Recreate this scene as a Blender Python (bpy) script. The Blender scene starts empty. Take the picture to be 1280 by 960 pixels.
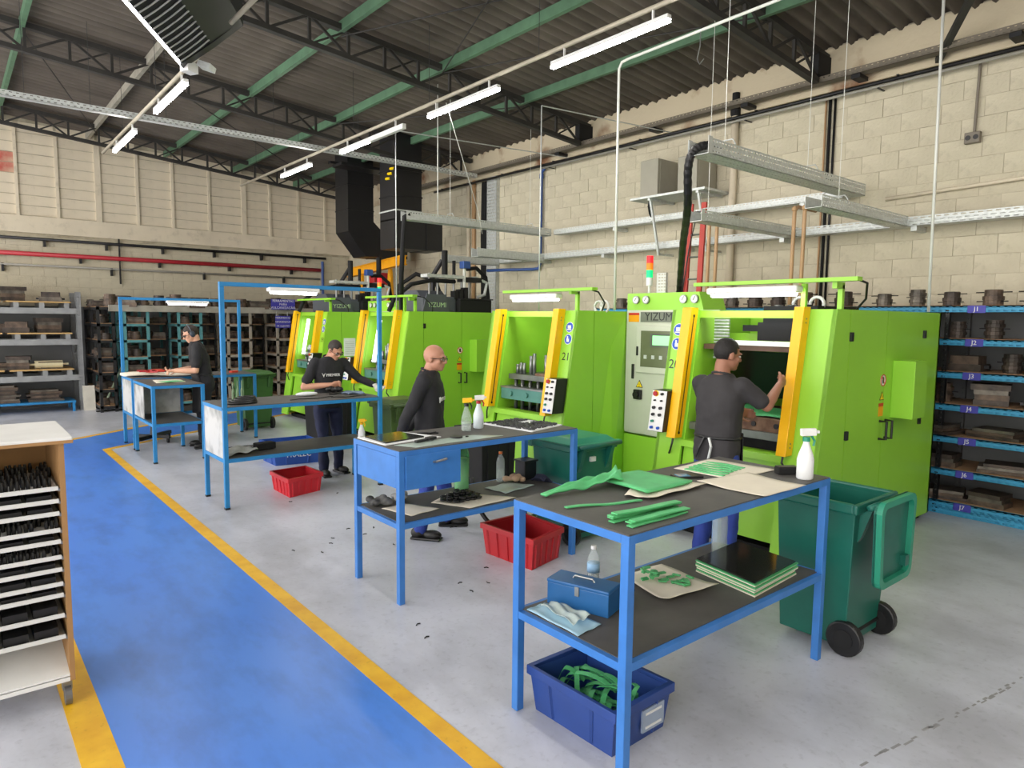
import bpy, bmesh, math, random
from mathutils import Vector, Matrix, Euler
random.seed(7)
PI = math.pi
sc = bpy.context.scene
COL = sc.collection

# ---------------------------------------------------------------- camera
F_PX, YAW, PITCH, ROLL, CAMH = 854.95, math.radians(39.6285), math.radians(5.373), math.radians(-0.6058), 1.88
fw = Vector((math.sin(YAW)*math.cos(PITCH), math.cos(YAW)*math.cos(PITCH), -math.sin(PITCH)))
rt = Vector((math.cos(YAW), -math.sin(YAW), 0)); dn = fw.cross(rt)
rr = rt*math.cos(ROLL) + dn*math.sin(ROLL); dd = -rt*math.sin(ROLL) + dn*math.cos(ROLL)
cam_d = bpy.data.cameras.new('camera'); cam = bpy.data.objects.new('camera', cam_d); COL.objects.link(cam)
mw = Matrix.Identity(4)
for i in range(3):
    mw[i][0] = rr[i]; mw[i][1] = -dd[i]; mw[i][2] = -fw[i]
mw[2][3] = CAMH
cam.matrix_world = mw
cam_d.sensor_width = 36.0; cam_d.lens = F_PX/1280*36.0; cam_d.clip_start = 0.05; cam_d.clip_end = 100
sc.camera = cam
# ---------------------------------------------------------------- world + exposure (even sky light enters through the open left side)
w = bpy.data.worlds.new('world'); sc.world = w; w.use_nodes = True
bg = w.node_tree.nodes['Background']; bg.inputs[0].default_value = (1.0, 0.97, 0.93, 1); bg.inputs[1].default_value = 1.9
sc.view_settings.view_transform = 'Standard'; sc.view_settings.look = 'None'
sc.view_settings.exposure = 1.15; sc.view_settings.gamma = 1.0; sc.view_settings.use_curve_mapping = False
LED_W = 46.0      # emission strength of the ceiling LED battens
TASK_W = 9.0     # emission strength of the lamps over the work places

# ---------------------------------------------------------------- materials
def lin(c):
    r = []
    for v in c[:3]:
        v = v/255.0
        r.append(v/12.92 if v <= 0.04045 else ((v+0.055)/1.055)**2.4)
    return (r[0], r[1], r[2], 1.0)
MATS = {}
def mat(name, col, rough=0.5, metal=0.0, var=0.12, scale=6.0, bump=0.0, bscale=40.0, col2=None, thr=None, spec=None, alpha=None, trans=None, stretch=None):
    """procedural material: base colour with noise variation (col -> col2), optional bump"""
    if name in MATS: return MATS[name]
    m = bpy.data.materials.new(name); m.use_nodes = True; nt = m.node_tree; nd = nt.nodes; ln = nt.links
    b = nd['Principled BSDF']; b.inputs['Roughness'].default_value = rough; b.inputs['Metallic'].default_value = metal
    if spec is not None: b.inputs['Specular IOR Level'].default_value = spec
    c1 = lin(col)
    if col2 is None:
        c2 = tuple(v*(1-var) for v in c1[:3]) + (1.0,)
        c1 = tuple(min(1, v*(1+var*0.6)) for v in c1[:3]) + (1.0,)
    else: c2 = lin(col2)
    tc = nd.new('ShaderNodeTexCoord'); mp = nd.new('ShaderNodeMapping'); ln.new(tc.outputs['Object'], mp.inputs[0])
    if stretch: mp.inputs['Scale'].default_value = stretch
    no = nd.new('ShaderNodeTexNoise'); no.inputs['Scale'].default_value = scale; no.inputs['Detail'].default_value = 5; ln.new(mp.outputs[0], no.inputs[0])
    rp = nd.new('ShaderNodeValToRGB'); ln.new(no.outputs[0], rp.inputs[0])
    lo, hi = thr if thr else (0.3, 0.7)
    rp.color_ramp.elements[0].position = lo; rp.color_ramp.elements[1].position = hi
    rp.color_ramp.elements[0].color = c2; rp.color_ramp.elements[1].color = c1
    ln.new(rp.outputs[0], b.inputs['Base Color'])
    if bump > 0:
        n2 = nd.new('ShaderNodeTexNoise'); n2.inputs['Scale'].default_value = bscale; n2.inputs['Detail'].default_value = 4; ln.new(mp.outputs[0], n2.inputs[0])
        bp = nd.new('ShaderNodeBump'); bp.inputs['Strength'].default_value = bump; bp.inputs['Distance'].default_value = 0.01
        ln.new(n2.outputs[0], bp.inputs['Height']); ln.new(bp.outputs[0], b.inputs['Normal'])
    if trans is not None: b.inputs['Transmission Weight'].default_value = trans; b.inputs['IOR'].default_value = 1.3
    if alpha is not None: b.inputs['Alpha'].default_value = alpha
    MATS[name] = m; return m
def dirty(m, scale, lo, hi, dark, stretch=None):
    """second layer of fine dirt multiplied over a material's base colour"""
    nt = m.node_tree; nd = nt.nodes; ln = nt.links; b = nd['Principled BSDF']; src = b.inputs['Base Color'].links[0].from_socket
    tc = nd.new('ShaderNodeTexCoord'); mp = nd.new('ShaderNodeMapping'); ln.new(tc.outputs['Object'], mp.inputs[0])
    if stretch: mp.inputs['Scale'].default_value = stretch
    no = nd.new('ShaderNodeTexNoise'); no.inputs['Scale'].default_value = scale; no.inputs['Detail'].default_value = 9; no.inputs['Roughness'].default_value = .65; ln.new(mp.outputs[0], no.inputs[0])
    rp = nd.new('ShaderNodeValToRGB'); rp.color_ramp.elements[0].position = lo; rp.color_ramp.elements[1].position = hi
    rp.color_ramp.elements[0].color = (dark, dark, dark, 1); rp.color_ramp.elements[1].color = (1,1,1,1); ln.new(no.outputs[0], rp.inputs[0])
    mx = nd.new('ShaderNodeMixRGB'); mx.blend_type = 'MULTIPLY'; mx.inputs[0].default_value = 1; ln.new(src, mx.inputs[1]); ln.new(rp.outputs[0], mx.inputs[2]); ln.new(mx.outputs[0], b.inputs['Base Color'])
    return m
def emat(name, col, s):
    if name in MATS: return MATS[name]
    m = bpy.data.materials.new(name); m.use_nodes = True; nt = m.node_tree
    b = nt.nodes['Principled BSDF']; b.inputs['Base Color'].default_value = lin(col)
    b.inputs['Emission Color'].default_value = lin(col); b.inputs['Emission Strength'].default_value = s
    MATS[name] = m; return m

GREEN = mat('machine_green', (148, 208, 58), 0.38, var=0.05, scale=2)
YEL = mat('guard_yellow', (250, 188, 4), 0.38, var=0.05)
TBLUE = mat('table_blue', (58, 120, 194), 0.42, var=0.12, scale=9)
TBLUE2 = mat('table_cyan_blue', (38, 128, 188), 0.42, var=0.12, scale=9)
RUBTOP = mat('rubber_top', (82, 80, 77), 0.6, var=0.25, scale=5, bump=0.1)
RUBTOP2 = RUBTOP
BLACK = mat('black_plastic', (22, 22, 24), 0.4, var=0.2)
BLACKM = mat('black_matt', (18, 18, 20), 0.8, var=0.3, bump=0.1)
DARKST = mat('dark_steel', (48, 48, 50), 0.45, 0.6, var=0.3)
STEEL = mat('steel', (150, 152, 152), 0.35, 0.85, var=0.15)
GALV = mat('galvanised', (202, 206, 204), 0.42, 0.3, var=0.15, scale=25)
GALVD = mat('slot_dark', (52, 54, 54), 0.7)
WHITE = mat('white_paint', (226, 226, 224), 0.45, var=0.05)
BEIGE = mat('cabinet_beige', (198, 202, 184), 0.45, var=0.04)
CREAM = mat('cream_block', (204, 196, 174), 0.85, scale=1.7, col2=(182, 174, 152), thr=(0.25, 0.6), bump=0.6, bscale=35)
CREAMB = mat('cream_beam', (196, 184, 158), 0.85, scale=1.6, col2=(128, 92, 66), thr=(0.30, 0.44), bump=0.5, bscale=18)
CREAMJ = mat('block_joint', (186, 177, 155), 0.95, scale=4, col2=(160, 151, 132), thr=(0.36, 0.52), bump=0.5)
CREAMP = mat('panel_cream', (216, 204, 182), 0.8, var=0.08, scale=2.5, bump=0.2)
DADO = mat('dado_grey', (112, 114, 116), 0.6, var=0.15, scale=2)
ROOF = mat('roof_fibre_cement', (98, 90, 82), 0.9, var=0.3, scale=1.3, bump=0.3, bscale=12)
TRUSS = mat('truss_dark', (46, 44, 42), 0.7, var=0.3)
PURG = mat('purlin_green', (80, 114, 88), 0.6, var=0.2)
PURW = mat('purlin_grey', (150, 146, 134), 0.7, var=0.2)
PURD = mat('purlin_dark', (50, 50, 46), 0.7, var=0.2)
REDP = mat('red_pipe', (172, 40, 52), 0.45, var=0.1)
BINGREEN = mat('bin_green', (22, 98, 84), 0.36, var=0.1)
BINLID = mat('bin_lid', (40, 140, 112), 0.36, var=0.08)
OLIVE = mat('bin_olive', (66, 88, 44), 0.45, var=0.12)
REDC = mat('crate_red', (176, 32, 40), 0.4, var=0.12)
BLUEC = mat('crate_blue', (40, 68, 136), 0.4, var=0.1)
PAPER = mat('paper_cream', (226, 218, 200), 0.8, var=0.05)
PAPW = mat('paper_white', (232, 234, 236), 0.7, var=0.04)
GRUB = mat('green_rubber', (92, 190, 124), 0.5, var=0.12, scale=12, bump=0.1)
GRUBD = mat('green_rubber_dark', (80, 174, 110), 0.5, var=0.15, scale=12)
BRUB = mat('black_rubber', (20, 20, 21), 0.35, var=0.3)
WOOD = mat('wood_board', (196, 160, 104), 0.7, var=0.15, stretch=(2, 20, 20))
MDF = mat('mdf_edge', (164, 124, 78), 0.7, var=0.12)
CHIP = mat('shelf_board', (158, 124, 92), 0.75, var=0.2, scale=14)
MOULD = mat('mould_rust', (88, 76, 68), 0.5, 0.4, scale=9, col2=(44, 40, 38), bump=0.3)
MOULD2 = mat('mould_brown', (112, 94, 80), 0.55, 0.3, scale=12, col2=(60, 51, 46), bump=0.3)
MOULD3 = mat('mould_grey', (120, 112, 102), 0.45, 0.5, scale=9, col2=(62, 58, 54), bump=0.2)
RACKB = mat('rack_blue', (54, 148, 192), 0.5, var=0.12)
RACKT = mat('rack_teal', (78, 134, 138), 0.55, var=0.18)
RACKG = mat('rack_grey', (150, 152, 154), 0.5, 0.2, var=0.15)
RACKN = mat('rack_beige', (150, 142, 128), 0.6, var=0.2)
SIGNB = mat('sign_blue', (62, 60, 160), 0.5, var=0.03)
SIGNR = mat('sign_round_blue', (30, 84, 190), 0.5, var=0.03)
STKY = mat('sticker_yellow', (250, 214, 20), 0.5, var=0.02)
STKO = mat('sticker_orange', (244, 166, 20), 0.5, var=0.05)
STKR = mat('sticker_red', (200, 44, 30), 0.5, var=0.03)
ALUW = mat('weathered_panel', (206, 206, 202), 0.4, 0.2, scale=4, col2=(120, 122, 118), thr=(0.3, 0.55))
TAN = mat('pvc_tan', (186, 150, 112), 0.5, var=0.08)
PIPEW = mat('pipe_white', (220, 222, 216), 0.4, var=0.05)
PIPEB = mat('pipe_blue', (52, 84, 150), 0.45, var=0.1)
CLEARP = mat('clear_plastic', (225, 235, 235), 0.06, var=0.02, alpha=0.22)
GLASSG = mat('green_bottle', (60, 190, 90), 0.1, var=0.05, alpha=0.35)
DUCT = mat('duct_black', (24, 24, 27), 0.45, var=0.25, scale=3)
CRANE = mat('crane_yellow', (244, 170, 20), 0.45, var=0.08)
LADR = mat('ladder_red', (178, 52, 40), 0.5, var=0.1)
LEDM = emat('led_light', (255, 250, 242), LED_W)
TASKM = emat('task_light', (248, 252, 255), TASK_W)

# ---------------------------------------------------------------- mesh builder
ORG = {}
class MB:
    def __init__(s): s.v = []; s.f = []
    def add(s, vs, fs):
        n = len(s.v); s.v += [tuple(p) for p in vs]; s.f += [tuple(i+n for i in f) for f in fs]; return s
    def hexa(s, p): return s.add(p, [(0,3,2,1),(4,5,6,7),(0,1,5,4),(1,2,6,5),(2,3,7,6),(3,0,4,7)])
    def box(s, x0, x1, y0, y1, z0, z1):
        if x0 > x1: x0, x1 = x1, x0
        if y0 > y1: y0, y1 = y1, y0
        if z0 > z1: z0, z1 = z1, z0
        return s.hexa([(x0,y0,z0),(x1,y0,z0),(x1,y1,z0),(x0,y1,z0),(x0,y0,z1),(x1,y0,z1),(x1,y1,z1),(x0,y1,z1)])
    def obox(s, c, sx, sy, sz, rz=0, rx=0, ry=0):
        R = Euler((rx, ry, rz)).to_matrix(); c = Vector(c); q = []
        for z in (-sz/2, sz/2):
            for x, y in ((-sx/2,-sy/2),(sx/2,-sy/2),(sx/2,sy/2),(-sx/2,sy/2)): q.append(c + R @ Vector((x,y,z)))
        return s.hexa(q)
    def beam(s, p0, p1, wd, ht, up=(0,0,1)):
        p0 = Vector(p0); p1 = Vector(p1); d = (p1-p0).normalized(); u = Vector(up)
        if abs(d.dot(u)) > 0.99: u = Vector((0,1,0))
        r = d.cross(u).normalized(); u = r.cross(d).normalized(); q = []
        for p in (p0, p1):
            q.append([p - r*wd/2 - u*ht/2, p + r*wd/2 - u*ht/2, p + r*wd/2 + u*ht/2, p - r*wd/2 + u*ht/2])
        return s.add(q[0]+q[1], [(0,3,2,1),(4,5,6,7),(0,1,5,4),(1,2,6,5),(2,3,7,6),(3,0,4,7)])
    def cyl(s, p0, p1, r0, r1=None, n=12, cap=True):
        if r1 is None: r1 = r0
        p0 = Vector(p0); p1 = Vector(p1); d = (p1-p0).normalized(); u = Vector((0,0,1)) if abs(d.z) < 0.9 else Vector((1,0,0))
        a = d.cross(u).normalized(); b = d.cross(a).normalized(); vs = []
        for p, r in ((p0, r0), (p1, r1)):
            for i in range(n):
                t = 2*PI*i/n; vs.append(p + a*math.cos(t)*r + b*math.sin(t)*r)
        fs = [(i, (i+1) % n, n+(i+1) % n, n+i) for i in range(n)]
        fs = [tuple(reversed(f)) for f in fs]
        if cap: fs += [tuple(range(n)), tuple(reversed(range(n, 2*n)))]
        return s.add(vs, fs)
    def tube(s, pts, r, n=8, cap=True):
        pts = [Vector(p) for p in pts]; vs = []; fs = []; a = None
        for k, p in enumerate(pts):
            d = (pts[min(k+1, len(pts)-1)] - pts[max(k-1, 0)]).normalized()
            if a is None:
                u = Vector((0,0,1)) if abs(d.z) < 0.9 else Vector((1,0,0)); a = d.cross(u).normalized()
            else:
                a = (a - d*a.dot(d)).normalized()
            b = d.cross(a); rad = r[k] if isinstance(r, (list, tuple)) else r
            for i in range(n):
                t = 2*PI*i/n; vs.append(p + a*math.cos(t)*rad + b*math.sin(t)*rad)
        for k in range(len(pts)-1):
            for i in range(n):
                j = (i+1) % n; fs.append((k*n+i, k*n+j, (k+1)*n+j, (k+1)*n+i))
        if cap: fs += [tuple(reversed(range(n))), tuple(range((len(pts)-1)*n, len(pts)*n))]
        return s.add(vs, fs)
    def lathe(s, c, prof, n=16):
        c = Vector(c); vs = []; fs = []
        for r, z in prof:
            for i in range(n):
                t = 2*PI*i/n; vs.append(c + Vector((r*math.cos(t), r*math.sin(t), z)))
        for k in range(len(prof)-1):
            for i in range(n):
                j = (i+1) % n; fs.append((k*n+i, k*n+j, (k+1)*n+j, (k+1)*n+i))
        fs += [tuple(reversed(range(n))), tuple(range((len(prof)-1)*n, len(prof)*n))]
        return s.add(vs, fs)
    def prism(s, poly, ax, a, b):
        def P(u, v, t): return {'x': (t,u,v), 'y': (u,t,v), 'z': (u,v,t)}[ax]
        n = len(poly); vs = [P(u,v,a) for u,v in poly] + [P(u,v,b) for u,v in poly]
        return s.add(vs, [tuple(range(n)), tuple(reversed(range(n,2*n)))] + [(i, n+i, n+(i+1)%n, (i+1)%n) for i in range(n)])
    def sphere(s, c, r, n=12, m=8, rot=None):
        c = Vector(c); r = r if isinstance(r, (tuple, list)) else (r,r,r); vs = []; fs = []
        def T(v): return c + (rot @ v if rot is not None else v)
        for k in range(1, m):
            ph = PI*k/m
            for i in range(n):
                t = 2*PI*i/n; vs.append(T(Vector((r[0]*math.sin(ph)*math.cos(t), r[1]*math.sin(ph)*math.sin(t), r[2]*math.cos(ph)))))
        vs.append(T(Vector((0,0,r[2])))); vs.append(T(Vector((0,0,-r[2]))))
        top = len(vs)-2; bot = top+1
        for k in range(m-2):
            for i in range(n):
                j = (i+1) % n; fs.append((k*n+i, (k+1)*n+i, (k+1)*n+j, k*n+j))
        for i in range(n):
            j = (i+1) % n; fs.append((top, i, j)); fs.append((bot, (m-2)*n+j, (m-2)*n+i))
        return s.add(vs, fs)
    def perf(s, mode, a0, a1, b0, b1, t0, t1, pitch, l, h, rows, stagger=True):
        """perforated plate with real slots: mode y = faces -X, x = faces -Y, b = lies flat"""
        def bx(p0, p1, q0, q1):
            if p1-p0 < 1e-5 or q1-q0 < 1e-5: return
            if mode == 'y': s.box(t0,t1,p0,p1,q0,q1)
            elif mode == 'x': s.box(p0,p1,t0,t1,q0,q1)
            else: s.box(p0,p1,q0,q1,t0,t1)
        q = b0
        for r in range(rows):
            c = b0+(b1-b0)*(r+.5)/rows; bx(a0,a1,q,c-h/2); q = c+h/2; p = a0; i = 0
            while True:
                m = a0+(i+.5+(.5 if stagger and r % 2 else 0))*pitch; i += 1
                if m+l/2 > a1: break
                bx(p,m-l/2,c-h/2,c+h/2); p = m+l/2
            bx(p,a1,c-h/2,c+h/2)
        bx(a0,a1,q,b1)
        return s
    def sheet(s, nx, ny, fn, th):
        """thin solid sheet: fn(u,v)->point for u,v in 0..1, thickness th downwards in z"""
        vs = []; fs = []
        for k in range(2):
            for j in range(ny+1):
                for i in range(nx+1):
                    p = Vector(fn(i/nx, j/ny)); vs.append((p.x, p.y, p.z - (th if k else 0)))
        N = (nx+1)*(ny+1)
        for j in range(ny):
            for i in range(nx):
                a = j*(nx+1)+i; b = a+1; c = b+nx+1; d = a+nx+1
                fs.append((a,b,c,d)); fs.append((N+d,N+c,N+b,N+a))
        for i in range(nx):
            a = i; fs.append((N+a, N+a+1, a+1, a)); a = ny*(nx+1)+i; fs.append((a, a+1, N+a+1, N+a))
        for j in range(ny):
            a = j*(nx+1); fs.append((a, a+nx+1, N+a+nx+1, N+a)); a = j*(nx+1)+nx; fs.append((N+a, N+a+nx+1, a+nx+1, a))
        return s.add(vs, fs)
    def mesh(s, name, m, off=(0,0,0)):
        me = bpy.data.meshes.new(name); o = off
        me.from_pydata([(p[0]-o[0], p[1]-o[1], p[2]-o[2]) for p in s.v], [], s.f)
        bm = bmesh.new(); bm.from_mesh(me); bmesh.ops.recalc_face_normals(bm, faces=bm.faces); bm.to_mesh(me); bm.free()
        if m: me.materials.append(m)
        return me
    def build(s, name, m, parent=None, bevel=0, smooth=False):
        if parent is not None: off = ORG[parent.name]
        else:
            xs = [p[0] for p in s.v]; ys = [p[1] for p in s.v]; zs = [p[2] for p in s.v]
            off = ((min(xs)+max(xs))/2, (min(ys)+max(ys))/2, min(zs))
        me = s.mesh(name, m, off); o = bpy.data.objects.new(name, me); COL.objects.link(o)
        if parent is not None: o.parent = parent
        else: o.location = off
        ORG[o.name] = off
        if bevel:
            b = o.modifiers.new('bevel', 'BEVEL'); b.width = bevel; b.segments = 2; b.limit_method = 'ANGLE'
        if smooth:
            for p in me.polygons: p.use_smooth = True
        return o
def tag(o, label, cat, group=None, kind=None):
    o['label'] = label; o['category'] = cat
    if group: o['group'] = group
    if kind: o['kind'] = kind
    return o
def thing(name, label, cat, loc, group=None, rz=0):
    o = bpy.data.objects.new(name, None); COL.objects.link(o); o.location = loc; o.rotation_euler = (0,0,rz)
    o.empty_display_size = 0.1; ORG[o.name] = tuple(loc)
    return tag(o, label, cat, group)
def struct(o): o['kind'] = 'structure'; return o
def shared(name, me, parent, loc=(0,0,0), rot=(0,0,0)):
    """a part that shares mesh data; loc is in world coordinates of an unrotated parent"""
    o = bpy.data.objects.new(name, me); COL.objects.link(o)
    if parent is not None:
        o.parent = parent; g = ORG[parent.name]; o.location = (loc[0]-g[0], loc[1]-g[1], loc[2]-g[2])
    else: o.location = loc
    o.rotation_euler = rot; ORG[o.name] = tuple(loc)
    return o
def dup(root, loc, rz=0, label=None, group=None):
    def cp(o, par):
        c = o.copy(); COL.objects.link(c)
        if par is not None: c.parent = par
        for ch in list(o.children): cp(ch, c)
        return c
    r = cp(root, None); r.location = loc; r.rotation_euler = (0,0,rz)
    if label: r['label'] = label
    if group: r['group'] = group
    ORG[r.name] = tuple(loc)
    return r
def text_part(txt, size, M, mt, parent, ext=0.0008, name='lettering', align='CENTER'):
    """flat lettering: M maps the text plane (x right, y up) into world space"""
    cu = bpy.data.curves.new('txt', 'FONT'); cu.body = txt; cu.size = size; cu.extrude = ext; cu.align_x = align; cu.align_y = 'CENTER'; cu.resolution_u = 2
    to = bpy.data.objects.new('txt', cu); COL.objects.link(to)
    dg = bpy.context.evaluated_depsgraph_get(); me = bpy.data.meshes.new_from_object(to.evaluated_get(dg))
    bpy.data.objects.remove(to); bpy.data.curves.remove(cu)
    off = Vector(ORG[parent.name]); me.transform(Matrix.Translation(-off) @ M); me.materials.clear(); me.materials.append(mt); me.name = name
    o = bpy.data.objects.new(name, me); COL.objects.link(o); o.parent = parent; ORG[o.name] = tuple(off); return o
def plane_M(o, right, up):
    r = Vector(right).normalized(); u = Vector(up).normalized(); n = r.cross(u); m = Matrix.Identity(4)
    for i in range(3): m[i][0] = r[i]; m[i][1] = u[i]; m[i][2] = n[i]; m[i][3] = o[i]
    return m
FACE_NY = ((1,0,0),(0,0,1))      # plane facing -Y
FACE_NX = ((0,-1,0),(0,0,1))     # plane facing -X
# ================================================================ STRUCTURE
WX, WY = 8.30, 16.80       # right wall plane, far wall plane
def roof_z(x): return 5.82 - 0.0893*x
# ---- floor
FLOORM = mat('floor_concrete', (204, 207, 219), 0.33, scale=1.1, col2=(176, 178, 186), thr=(0.25, 0.62), bump=0.05)
FBLUE = mat('floor_blue', (66, 124, 218), 0.34, scale=1.6, col2=(74, 132, 220), thr=(0.35, 0.75), stretch=(1, 0.5, 1))
FYEL = mat('floor_yellow', (234, 186, 40), 0.45, scale=7, col2=(214, 158, 22))
dirty(FLOORM, 2.2, .36, .56, .80, (1,.6,1)); dirty(FLOORM, 26, .30, .46, .84); dirty(FBLUE, 5, .32, .55, .78, (1,.4,1)); dirty(FYEL, 30, .28, .42, .8); dirty(CREAM, 7, .30, .44, .78); dirty(CREAMP, 5, .30, .46, .82)
floor = struct(MB().box(-4, 8.5, -4, 17, -0.2, 0).build('floor', FLOORM))
MB().prism([(0.487,-3.9),(1.616,-3.9),(1.616,10.98),(2.889,11.78),(5.17,13.13),(6.2,13.72),(6.2,14.62),(2.63,12.94),(1.39,12.05),(0.487,11.42)], 'z', 0, 0.003).build('painted_walkway', FBLUE, floor)
MB().prism([(1.616,-3.9),(1.716,-3.9),(1.716,10.92),(1.616,10.98)], 'z', 0, 0.0035).build('painted_line', FYEL, floor)
MB().prism([(0.345,-3.9),(0.487,-3.9),(0.487,11.42),(0.345,11.48)], 'z', 0, 0.0035).build('painted_line', FYEL, floor)
MB().prism([(1.616,10.98),(1.716,10.92),(2.95,11.69),(5.23,13.04),(6.2,13.6),(6.2,13.72),(5.17,13.13),(2.889,11.78)], 'z', 0, 0.0033).build('painted_line', FYEL, floor)
MB().prism([(0.345,11.48),(0.487,11.42),(1.39,12.05),(2.63,12.94),(6.2,14.62),(6.2,14.74),(2.58,13.04),(1.33,12.14)], 'z', 0, 0.0033).build('painted_line', FYEL, floor)
# worn dark line of spots on the concrete at the right
rs = random.Random(3); mb = MB()
for i in range(46):
    t = i/45; x = 2.95+t*1.6 + rs.uniform(-.02,.02); y = 1.157-t*0.25+rs.uniform(-.012,.012)
    if rs.random() < .75: mb.obox((x, y, 0.001), rs.uniform(.02,.07), rs.uniform(.006,.014), 0.002, -0.15)
mb.build('worn_joint', mat('floor_joint', (148,148,150), .7), floor)
# ---- right wall with its blocks
wall_r = struct(MB().box(WX+0.006, 8.5, -4, 17, 0, 5.15).build('wall_right', CREAMJ))
MB().box(WX, WX+0.014, -4, WY, 0, 2.0).build('painted_dado', DADO, wall_r)
MB().box(WX-0.03, WX+0.014, -4, WY, 4.62, 5.12).build('ring_beam', CREAMB, wall_r)
rb = random.Random(11)
blk = MB().hexa([(0,0,0),(0.02,0,0),(0.02,0.393,0),(0,0.393,0),(0,0,0.193),(0.02,0,0.193),(0.02,0.393,0.193),(0,0.393,0.193)]).mesh('block', CREAM)
blkh = MB().box(0, 0.02, 0, 0.188, 0, 0.19).mesh('block', CREAM)
cells = []
for r in range(13):
    z = 2.0 + r*0.2 + 0.005
    y = 0.9 - (0.2 if r % 2 else 0)
    while y < WY-0.2:
        cells.append((y, z)); y += 0.4
cells.sort(key=lambda c: c[0])
mb = MB()
for k, (y, z) in enumerate(cells):
    px = rb.uniform(-0.003, 0.003)
    if k < 300: shared('block', blk, wall_r, (WX+px, y+0.004, z))
    else: mb.box(WX+px, WX+0.02, y+0.006, min(y+0.394, WY), z, z+0.19)
o = mb.build('blocks', CREAM, wall_r); o['kind'] = 'stuff'
struct(MB().box(-4, 8.5, -4.2, -4, 0, 6.3).build('wall_back_light_block', CREAM))  # unseen wall added behind the camera so sky light enters only from the left
# ---- far wall: grey dado, blocks, beam, precast slabs between posts
wall_f = struct(MB().box(-4, 8.5, WY+0.007, 17, 0, 6.3).build('wall_far', CREAMJ))
MB().box(-4, 8.3, WY, WY+0.014, 0, 2.05).build('painted_dado', DADO, wall_f)
MB().box(-4, 8.3, WY-0.05, WY+0.014, 3.50, 3.83).build('ring_beam', CREAMP, wall_f)
blf = MB().box(0, 0.393, 0, 0.02, 0, 0.193).mesh('block', CREAM)
for r in range(7):
    x = 0.6 - (0.2 if r % 2 else 0)
    while x < 8.1:
        shared('block', blf, wall_f, (x+0.006, WY+rb.uniform(-.003,.003), 2.055+r*0.2)); x += 0.4
PX = [0.55, 1.227, 1.9, 2.615, 3.35, 4.05, 4.82, 5.6, 6.22, 6.93, 7.63, 8.3]
REDOLD = mat('old_red_paint', (190, 96, 84), .8, scale=4, col2=(206, 186, 160))
for k in range(len(PX)-1):
    wdt = PX[k+1]-PX[k]-0.05
    me = MB().box(0, wdt, 0, 0.03, 0, 0.186).mesh('slab', CREAMP)
    mr = MB().box(0, wdt, 0, 0.03, 0, 0.186).mesh('slab', REDOLD)
    for r in range(10):
        if 3.86+r*.2 > roof_z(PX[k])-.12: continue
        shared('slab', mr if (k == 0 and r in (4, 5)) else me, wall_f, (PX[k]+0.025, WY+rb.uniform(-.012,.002), 3.845+r*0.2), (rb.uniform(-.02,.02), 0, 0))
for k, x in enumerate(PX[:-1]):
    hw = 0.055 if k in (3, 7) else 0.028
    MB().box(x-hw, x+hw, WY-0.035, WY+0.02, 3.83, roof_z(x)-0.1).build('post', CREAMP, wall_f)
# pipes along the far wall
def wallpipe(name, label, z, r, m, x0, x1, y, nb, cat='pipe'):
    t = thing(name, label, cat, (x0, y, z))
    MB().cyl((x0,y,z),(x1,y,z), r, n=12).build('pipe_run', m, t, smooth=True)
    for i in range(nb):
        x = x0 + (x1-x0)*(i+.5)/nb
        MB().box(x-.02, x+.02, y-.02, WY+.0, z-.14, z+.02).build('bracket', DARKST, t)
    return t
wallpipe('fire_pipe', 'long red fire water pipe along the far cream wall', 3.08, 0.045, REDP, 0.0, 7.45, WY-.10, 5)
wallpipe('conduit', 'dark conduit on brackets just below the concrete beam of the far wall', 3.38, 0.03, DARKST, 0.0, 7.6, WY-.10, 7, 'conduit')
wallpipe('conduit', 'thin grey conduit under the red pipe on the far wall', 2.86, 0.022, mat('conduit_grey',(150,148,140),.5), 0.0, 7.45, WY-.06, 4, 'conduit')
for x in (2.95,):
    tag(MB().beam((x,WY-.08,2.55),(x,WY-.08,3.5),.03,.03).build('wall_strut', DARKST), 'short dark upright strut crossing the red pipe', 'strut')
tag(MB().cyl((7.5,WY-.12,0),(7.5,WY-.12,3.3),.035).build('blue_downpipe', PIPEB), 'thin blue downpipe near the corner of the far wall', 'pipe')
# ---- roof
ceil = struct(bpy.data.objects.new('ceiling', None)); COL.objects.link(ceil); ceil.location = (2, 6, 5.5); ORG['ceiling'] = (2,6,5.5)
mb = MB(); npt = 36; vs = []; X0, X1 = -4.0, 8.45; PIT = 0.177; SW = PIT*6
for t in (0, 0.012):
    for xx in (X0, X1):
        for i in range(npt+1):
            y = SW*1.02*i/npt; vs.append((xx, y, roof_z(xx)+0.05+0.048*math.cos(2*PI*y/PIT)+t))
n = npt+1; fs = []
for i in range(npt):
    fs.append((i, i+1, n+i+1, n+i)); fs.append((2*n+i, 3*n+i, 3*n+i+1, 2*n+i+1))
fs += [tuple([0, n, 3*n, 2*n]), (npt, 2*n+npt, 3*n+npt, n+npt)]
rs_me = mb.add(vs, fs).mesh('roof_sheet', ROOF)
for p in rs_me.polygons: p.use_smooth = len(p.vertices) == 4
y = -4.0; k = 0
while y < 16.9:
    shared('roof_sheet', rs_me, ceil, (0, y, 0.004*(k % 2))); y += SW; k += 1
for x, m in ((-2.0,PURD),(-0.5,PURG),(0.98,PURG),(2.46,PURW),(3.92,PURG),(5.38,PURG),(6.84,PURG)):
    MB().box(x-.028, x+.028, -4, 16.8, roof_z(x)-.12, roof_z(x)+.004).build('purlin', m, ceil)
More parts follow.
